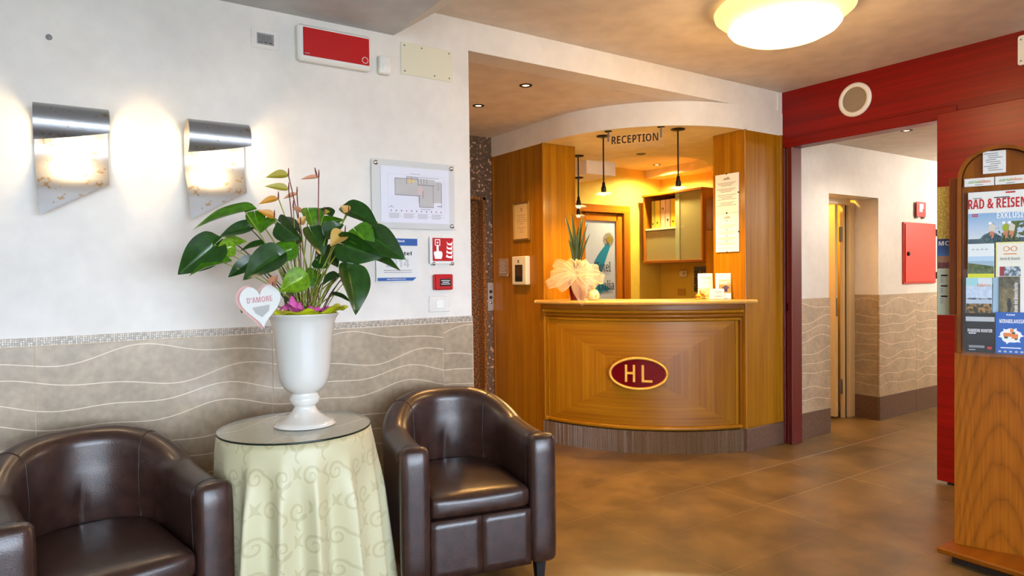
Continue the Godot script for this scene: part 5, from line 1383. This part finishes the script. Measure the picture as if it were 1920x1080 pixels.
func stand():
	var X := Vector3(0.34, 0, 0.94).normalized()
	var B := Basis(X, Vector3.UP, X.cross(Vector3.UP)); var O := Vector3(3.335, 0, -1.405)
	var t = thing("brochure_stand", "tall wooden brochure stand with an arched top at the right edge", "display stand", O); t.basis = B
	var Bi := B.inverse()
	# foot plate lies square to the room
	put("foot_plate", bx(Vector3.ZERO, Vector3(0.46, 0.026, 0.62), 0.006), "stand_wood_level", t, Bi * (Vector3(3.457, 0.049, -1.122) - O), Bi)
	put("plinth", bx(Vector3.ZERO, Vector3(0.40, 0.036, 0.54), 0.003), "brown_print", t, Bi * (Vector3(3.462, 0.018, -1.115) - O), Bi)
	var Wd := 0.33
	put("cabinet_body", span(Vector3(0.001, 0.062, -0.13), Vector3(Wd, 1.10, -0.004), 0.003), "stand_wood_upright", t)
	put("front_veneer", span(Vector3(0.0, 0.062, -0.004), Vector3(Wd, 0.925, 0.004), 0.001), "stand_veneer", t)
	var arch := func(x0, x1, y0, y1, n):
		var p := PackedVector2Array([Vector2(x0, y0), Vector2(x1, y0)])
		for k in n + 1:
			var a = PI * k / n
			p.append(Vector2((x0 + x1) / 2 + (x1 - x0) / 2 * cos(a), 1.67 + (y1 - 1.67) * pow(maxf(sin(a), 0.0), 0.75)))
		return p
	var st := S(); prism(st, arch.call(0.03, Wd - 0.03, 1.0, 1.815, 24), -0.09, -0.004); put("back_panel", st, "stand_wood_upright", t)
	# hoop around the back panel
	st = S()
	var o1: PackedVector2Array = arch.call(0.010, Wd - 0.010, 0.93, 1.832, 40); var i1: PackedVector2Array = arch.call(0.026, Wd - 0.026, 0.93, 1.818, 40)
	for k in range(1, o1.size() - 1):
		var q := PackedVector2Array([o1[k], o1[k + 1], i1[k + 1], i1[k]])
		prism(st, q, -0.095, 0.022)
	prism(st, PackedVector2Array([o1[0], i1[0], i1[i1.size() - 1], o1[o1.size() - 1]]), -0.095, 0.022)
	put("hoop", st, "stand_wood_upright", t)
	put("side_rail", span(Vector3(-0.022, 1.095, -0.060), Vector3(0.009, 1.712, -0.030), 0.003), "stand_wood_upright", t)
	put("side_board", span(Vector3(-0.066, 1.09, -0.118), Vector3(0.012, 1.68, -0.106), 0.002), "stand_wood_upright", t)
	var ac = put("acrylic_pocket", span(Vector3(0.034, 0.925, 0.062), Vector3(0.298, 1.30, 0.065)), "acrylic_clear", t)
	put("pocket_side", span(Vector3(0.030, 0.922, 0.0), Vector3(0.034, 1.655, 0.066)), "acrylic_clear", ac)
	put("pocket_floor", span(Vector3(0.030, 0.922, 0.004), Vector3(0.298, 0.927, 0.066)), "acrylic_clear", ac)
	# what it holds: each piece is its own thing in the stand's axes
	var piece := func(called, label, cat, x0, x1, y0, y1, z, m, lean := 0.0):
		var o = thing(called, label, cat, O + B * Vector3((x0 + x1) / 2, y0, z)); o.basis = B * Basis(Vector3.RIGHT, deg_to_rad(lean))
		put("cover", bx(Vector3(0, (y1 - y0) / 2, 0), Vector3(x1 - x0, y1 - y0, 0.006), 0.001), m, o)
		return o
	var I := Basis()
	var n = piece.call("paper_note", "white printed receipt-like note at the top of the brochure stand", "note", 0.103, 0.185, 1.715, 1.812, 0.0, "paper")
	for k in 9: put("text_line", bx(Vector3(-0.012 + 0.008 * (k % 3), 0.086 - 0.009 * k, 0.0035), Vector3(0.05 - 0.012 * (k % 2), 0.003, 0.001)), "grey_print", n)
	for k in 2:
		n = piece.call("name_strip", ["left white name strip under the arch of the brochure stand", "right white name strip under the arch of the brochure stand"][k], "sign", 0.036 + 0.111 * k, 0.144 + 0.111 * k, 1.663, 1.699, 0.004, "paper")
		lettering(n, "adria", Vector3(-0.020, 0.020, 0.0038), 0.036, 0.013, I, "green_print", sans)
		lettering(n, "bikes", Vector3(0.021, 0.020, 0.0038), 0.040, 0.013, I, "orange_print", sans)
		put("text_line", bx(Vector3(0, 0.006, 0.0036), Vector3(0.03, 0.003, 0.001)), "grey_print", n)
	var h1 := nz(96, 144, 0.03, 141, 4)
	var bike = cover("bike_cover", func(x, y):
		var v: float = h1[y * 96 + x] / 255.0
		if y < 40: return Color(0.93, 0.93, 0.91)
		var ridge: float = 88.0 - 12.0 * exp(-pow((x - 36) / 16.0, 2)) + (v - 0.5) * 8.0
		if x > 40 and y > 56 and v > 0.56 - (x - 40) * 0.0016: return Color(0.20, 0.26, 0.16).lerp(Color(0.45, 0.50, 0.30), v)
		if y < ridge: return Color(0.55, 0.70, 0.86).lerp(Color(0.86, 0.88, 0.90), (y - 40) / 50.0)
		if y < 98: return Color(0.25, 0.35, 0.42).lerp(Color(0.38, 0.46, 0.46), v)
		if y < 114: return Color(0.55, 0.64, 0.70)
		return Color(0.42, 0.40, 0.34).lerp(Color(0.66, 0.62, 0.54), v))
	n = piece.call("cycling_magazine", "large cycling magazine with red title across the brochure stand", "magazine", 0.050, 0.262, 1.300, 1.637, 0.012, bike)
	lettering(n, "RAD & REISEN", Vector3(-0.002, 0.284, 0.0036), 0.205, 0.042, I, "red_print", sansb)
	lettering(n, "EXKLUSIV", Vector3(0.050, 0.230, 0.0036), 0.105, 0.026, I, "white_print", sansb)
	put("text_line", bx(Vector3(-0.072, 0.309, 0.0036), Vector3(0.032, 0.004, 0.001)), "grey_print", n)
	put("text_line", bx(Vector3(0.015, 0.308, 0.0036), Vector3(0.055, 0.004, 0.001)), "dark_print", n)
	put("red_flash", bx(Vector3(0.045, 0.328, 0.0036), Vector3(0.034, 0.006, 0.001)), "red_print", n)
	for k in 2: put("red_line", bx(Vector3(-0.080, 0.238 - 0.007 * k, 0.0036), Vector3(0.022, 0.004, 0.001)), "red_print", n)
	# riders on the cover, flat shapes
	for e in [[-0.020, "shirt_white"], [0.028, "shirt_lime"], [0.048, "shirt_white"]]:
		st = S(); var x: float = e[0]
		prism(st, PackedVector2Array([Vector2(x - 0.010, 0.165), Vector2(x + 0.010, 0.160), Vector2(x + 0.014, 0.185), Vector2(x + 0.002, 0.196), Vector2(x - 0.012, 0.182)]), 0.0032, 0.0038); put("rider_shirt", st, e[1], n)
		st = S(); prism(st, PackedVector2Array([Vector2(x - 0.006, 0.165), Vector2(x + 0.010, 0.162), Vector2(x + 0.006, 0.135), Vector2(x - 0.002, 0.130), Vector2(x + 0.0, 0.150), Vector2(x - 0.008, 0.140)]), 0.0031, 0.0037); put("rider_legs", st, "skin_print", n)
		st = S(); prism(st, ellipse(0.006, 0.006, 12), 0.0033, 0.004); put("rider_helmet", st, "white_print", n, Vector3(x - 0.006, 0.198, 0))
		st = S()
		for w in [-0.016, 0.018]:
			for k in 16:
				var a := TAU * k / 16; var b2 := TAU * (k + 1) / 16
				var cc := Vector2(x + w, 0.130)
				prism(st, PackedVector2Array([cc + Vector2(cos(a), sin(a)) * 0.013, cc + Vector2(cos(b2), sin(b2)) * 0.013, cc + Vector2(cos(b2), sin(b2)) * 0.0115, cc + Vector2(cos(a), sin(a)) * 0.0115]), 0.003, 0.0035)
		put("bicycle_wheels", st, "dark_print", n)
	var h2 := nz(96, 144, 0.045, 151, 4)
	var coast = cover("coast_cover", func(x, y):
		var v: float = h2[y * 96 + x] / 255.0
		if y < 45: return Color(0.90, 0.93, 0.93)
		if y < 62: return Color(0.72, 0.83, 0.92)
		var ln: float = 68.0 + 0.35 * x * 0.4
		if y < ln: return Color(0.72, 0.83, 0.92).lerp(Color(0.45, 0.52, 0.55), 0.3)
		if y < 108: return Color(0.25, 0.32, 0.18).lerp(Color(0.48, 0.52, 0.36), v)
		if y < 128: return Color(0.85, 0.86, 0.10)
		return Color(0.8, 0.86, 0.9))
	n = piece.call("brochure", "brochure with a green coast picture and yellow band in the stand's left column", "brochure", 0.050, 0.145, 1.235, 1.410, 0.022, coast)
	for k in 4: put("text_line", bx(Vector3(-0.028 + 0.016 * k, 0.150, 0.0036), Vector3(0.010, 0.005, 0.001)), "pale_print", n)
	var cream = cover("cream_cover", func(x, y):
		var v: float = h2[(143 - y) * 96 + x] / 255.0
		if x < 4 or y < 4: return Color(0.92, 0.88, 0.55)
		if y > 84 and y < 118 and x > 12 and x < 84: return Color(0.30, 0.36, 0.40).lerp(Color(0.75, 0.80, 0.84), smoothstep(0.35, 0.65, v)) if x > 28 else Color(0.60, 0.18, 0.22)
		return Color(0.93, 0.92, 0.86))
	n = piece.call("brochure", "cream brochure with an orange bicycle mark in the stand's right column", "brochure", 0.150, 0.250, 1.235, 1.414, 0.022, cream)
	for x in [-0.012, 0.014]:
		st = S(true); var ring := []
		for k in 17: ring.append(Vector3(x + cos(TAU * k / 16) * 0.010, 0.150 + sin(TAU * k / 16) * 0.010, 0.0035))
		tube(st, ring, 0.0013, 5); put("bicycle_mark", st, "orange_print", n)
	put("text_line", bx(Vector3(0.0, 0.128, 0.0036), Vector3(0.045, 0.004, 0.001)), "orange_print", n)
	lettering(n, "Slow & Beach", Vector3(0, 0.108, 0.0036), 0.070, 0.012, I, "grey_print", serif)
	var lake = cover("lake_cover", func(x, y):
		var v: float = h2[y * 96 + (95 - x)] / 255.0
		if y < 30: return Color(0.62, 0.84, 0.86) if x < 45 else Color(0.86, 0.90, 0.92)
		if y < 78: return Color(0.66, 0.76, 0.88).lerp(Color(0.86, 0.89, 0.92), v)
		if y < 84: return Color(0.20, 0.24, 0.28).lerp(Color(0.6, 0.66, 0.72), smoothstep(0.4, 0.6, v))
		if y < 100: return Color(0.72, 0.78, 0.84)
		return Color(0.20, 0.20, 0.10).lerp(Color(0.68, 0.50, 0.26), smoothstep(0.35, 0.68, v)))
	n = piece.call("brochure", "brochure with a lake and pale blue sky in the stand's left column", "brochure", 0.044, 0.138, 1.098, 1.262, 0.034, lake)
	lettering(n, "Bikers", Vector3(0.018, 0.132, 0.0036), 0.048, 0.014, I, "orange_print", sans)
	n = piece.call("brochure", "pale blue brochure edge peeking out between the lake and brown ones", "brochure", 0.140, 0.190, 1.095, 1.262, 0.030, "pale_blue_print")
	var trail = cover("trail_cover", func(x, y):
		var v: float = h1[y * 96 + x] / 255.0
		var c := Color(0.36, 0.31, 0.20).lerp(Color(0.58, 0.52, 0.36), v)
		if y < 30 + v * 20: c = Color(0.22, 0.21, 0.14).lerp(Color(0.45, 0.42, 0.32), v)
		if absf(x - 48) < 12 - absf(y - 100) * 0.3 and y > 78 and y < 130: c = Color(0.16, 0.13, 0.13)
		return c)
	n = piece.call("brochure", "brown trail brochure with sideways white lettering in the stand's right column", "brochure", 0.163, 0.232, 1.095, 1.266, 0.035, trail)
	lettering(n, "Strade del Bosco Fiorito", Vector3(0.022, 0.080, 0.0036), 0.130, 0.014, Basis(Vector3.BACK, PI / 2), "white_print", sansb)
	n = piece.call("brochure", "white brochure at the far right of the stand's middle row", "brochure", 0.234, 0.298, 1.098, 1.266, 0.036, "paper")
	put("text_line", bx(Vector3(-0.012, 0.075, 0.0036), Vector3(0.012, 0.006, 0.001)), "grey_print", n)
	n = piece.call("magazine", "black magazine with a white title at the bottom left of the stand", "magazine", 0.044, 0.147, 0.936, 1.108, 0.046, "black_cover")
	put("grey_band", bx(Vector3(0.0, 0.146, 0.0034), Vector3(0.103, 0.020, 0.001)), "pale_print", n)
	lettering(n, "FASHION HUNTER", Vector3(0.0, 0.096, 0.0036), 0.088, 0.014, I, "white_print", sansb)
	put("text_line", bx(Vector3(-0.028, 0.084, 0.0036), Vector3(0.026, 0.004, 0.001)), "white_print", n)
	put("text_line", bx(Vector3(-0.012, 0.026, 0.0036), Vector3(0.056, 0.010, 0.001)), "grey_print", n)
	put("text_line", bx(Vector3(-0.028, 0.012, 0.0036), Vector3(0.024, 0.003, 0.001)), "pale_print", n)
	put("red_mark", bx(Vector3(0.034, 0.022, 0.0036), Vector3(0.016, 0.012, 0.001), 0.0004), "red_print", n)
	n = piece.call("magazine", "blue brochure with a splashing white shape at the bottom right of the stand", "brochure", 0.150, 0.256, 0.936, 1.114, 0.047, "blue_cover")
	lettering(n, "MIRABILANDIA", Vector3(0.004, 0.140, 0.0036), 0.086, 0.016, I, "white_print", sansb)
	lettering(n, "PARK", Vector3(0.0, 0.167, 0.0036), 0.030, 0.007, I, "white_print", sansb)
	st = S()
	var spl := PackedVector2Array()
	for k in 40:
		var a := TAU * k / 40
		var r := 1.0 + (0.28 if k % 7 == 0 else 0.0) + 0.06 * sin(5 * a)
		spl.append(Vector2(cos(a) * 0.036 * r, sin(a) * 0.030 * r))
	prism(st, spl, 0.0030, 0.0036); put("splash", st, "white_print", n, Vector3(0.0, 0.078, 0))
	st = S()
	for e in [[-0.010, 0.082, 0.030, 0.016], [0.014, 0.076, 0.022, 0.020], [0.004, 0.100, 0.012, 0.016]]: box(st, Vector3(e[0], e[1], 0.004), Vector3(e[2], e[3], 0.0008), 0.0003)
	put("splash_figure", st, "orange_print", n)
	st = S()
	for e in [[0.010, 0.090, 0.010, 0.008], [-0.016, 0.070, 0.012, 0.008], [0.018, 0.064, 0.010, 0.006]]: box(st, Vector3(e[0], e[1], 0.0043), Vector3(e[2], e[3], 0.0008), 0.0003)
	put("splash_figure", st, "leaf_deep", n)
	put("text_line", bx(Vector3(0.0, 0.026, 0.0036), Vector3(0.070, 0.004, 0.001)), "white_print", n)
	for k in 5: put("logo_dot", bx(Vector3(-0.038 + 0.019 * k, 0.010, 0.0036), Vector3(0.010, 0.007, 0.001)), "pale_print", n)
	# pieces in the side pocket
	var mp := nz(96, 144, 0.09, 161, 4)
	var mapm = cover("map_cover", func(x, y):
		var v: float = mp[y * 96 + x] / 255.0
		return Color(0.78, 0.66, 0.20).lerp(Color(0.88, 0.80, 0.42), smoothstep(0.4, 0.6, v)) if absf(v - 0.5) > 0.03 else Color(0.62, 0.52, 0.18))
	piece.call("folded_map", "yellow folded map in the side pocket of the brochure stand", "map", -0.070, 0.0, 1.440, 1.680, -0.076, mapm)
	var mcm = cover("blue_photo_cover", func(x, y):
		var v: float = mp[y * 96 + x] / 255.0
		if y < 80: return Color(0.12, 0.18, 0.38).lerp(Color(0.25, 0.45, 0.75), y / 80.0)
		if y < 112: return Color(0.55, 0.40, 0.30).lerp(Color(0.75, 0.62, 0.5), v)
		return Color(0.30, 0.14, 0.16).lerp(Color(0.62, 0.35, 0.35), v))
	n = piece.call("brochure", "dark blue brochure lettered MC below the yellow map in the side pocket", "brochure", -0.070, 0.0, 1.300, 1.440, -0.072, mcm)
	lettering(n, "MC", Vector3(-0.010, 0.120, 0.0036), 0.040, 0.020, I, "white_print", sansb)
	n = piece.call("timetable", "pale green timetable sheet lowest in the side pocket", "timetable", -0.070, 0.0, 1.090, 1.304, -0.068, "pale_green_print")
	for k in 3:
		put("heading", bx(Vector3(-0.008, 0.182 - 0.048 * k, 0.0036), Vector3(0.026, 0.007, 0.001)), "dark_print", n)
		for j in 3: put("text_line", bx(Vector3(-0.018, 0.170 - 0.048 * k - 0.009 * j, 0.0036), Vector3(0.012, 0.003, 0.001)), "grey_print", n)
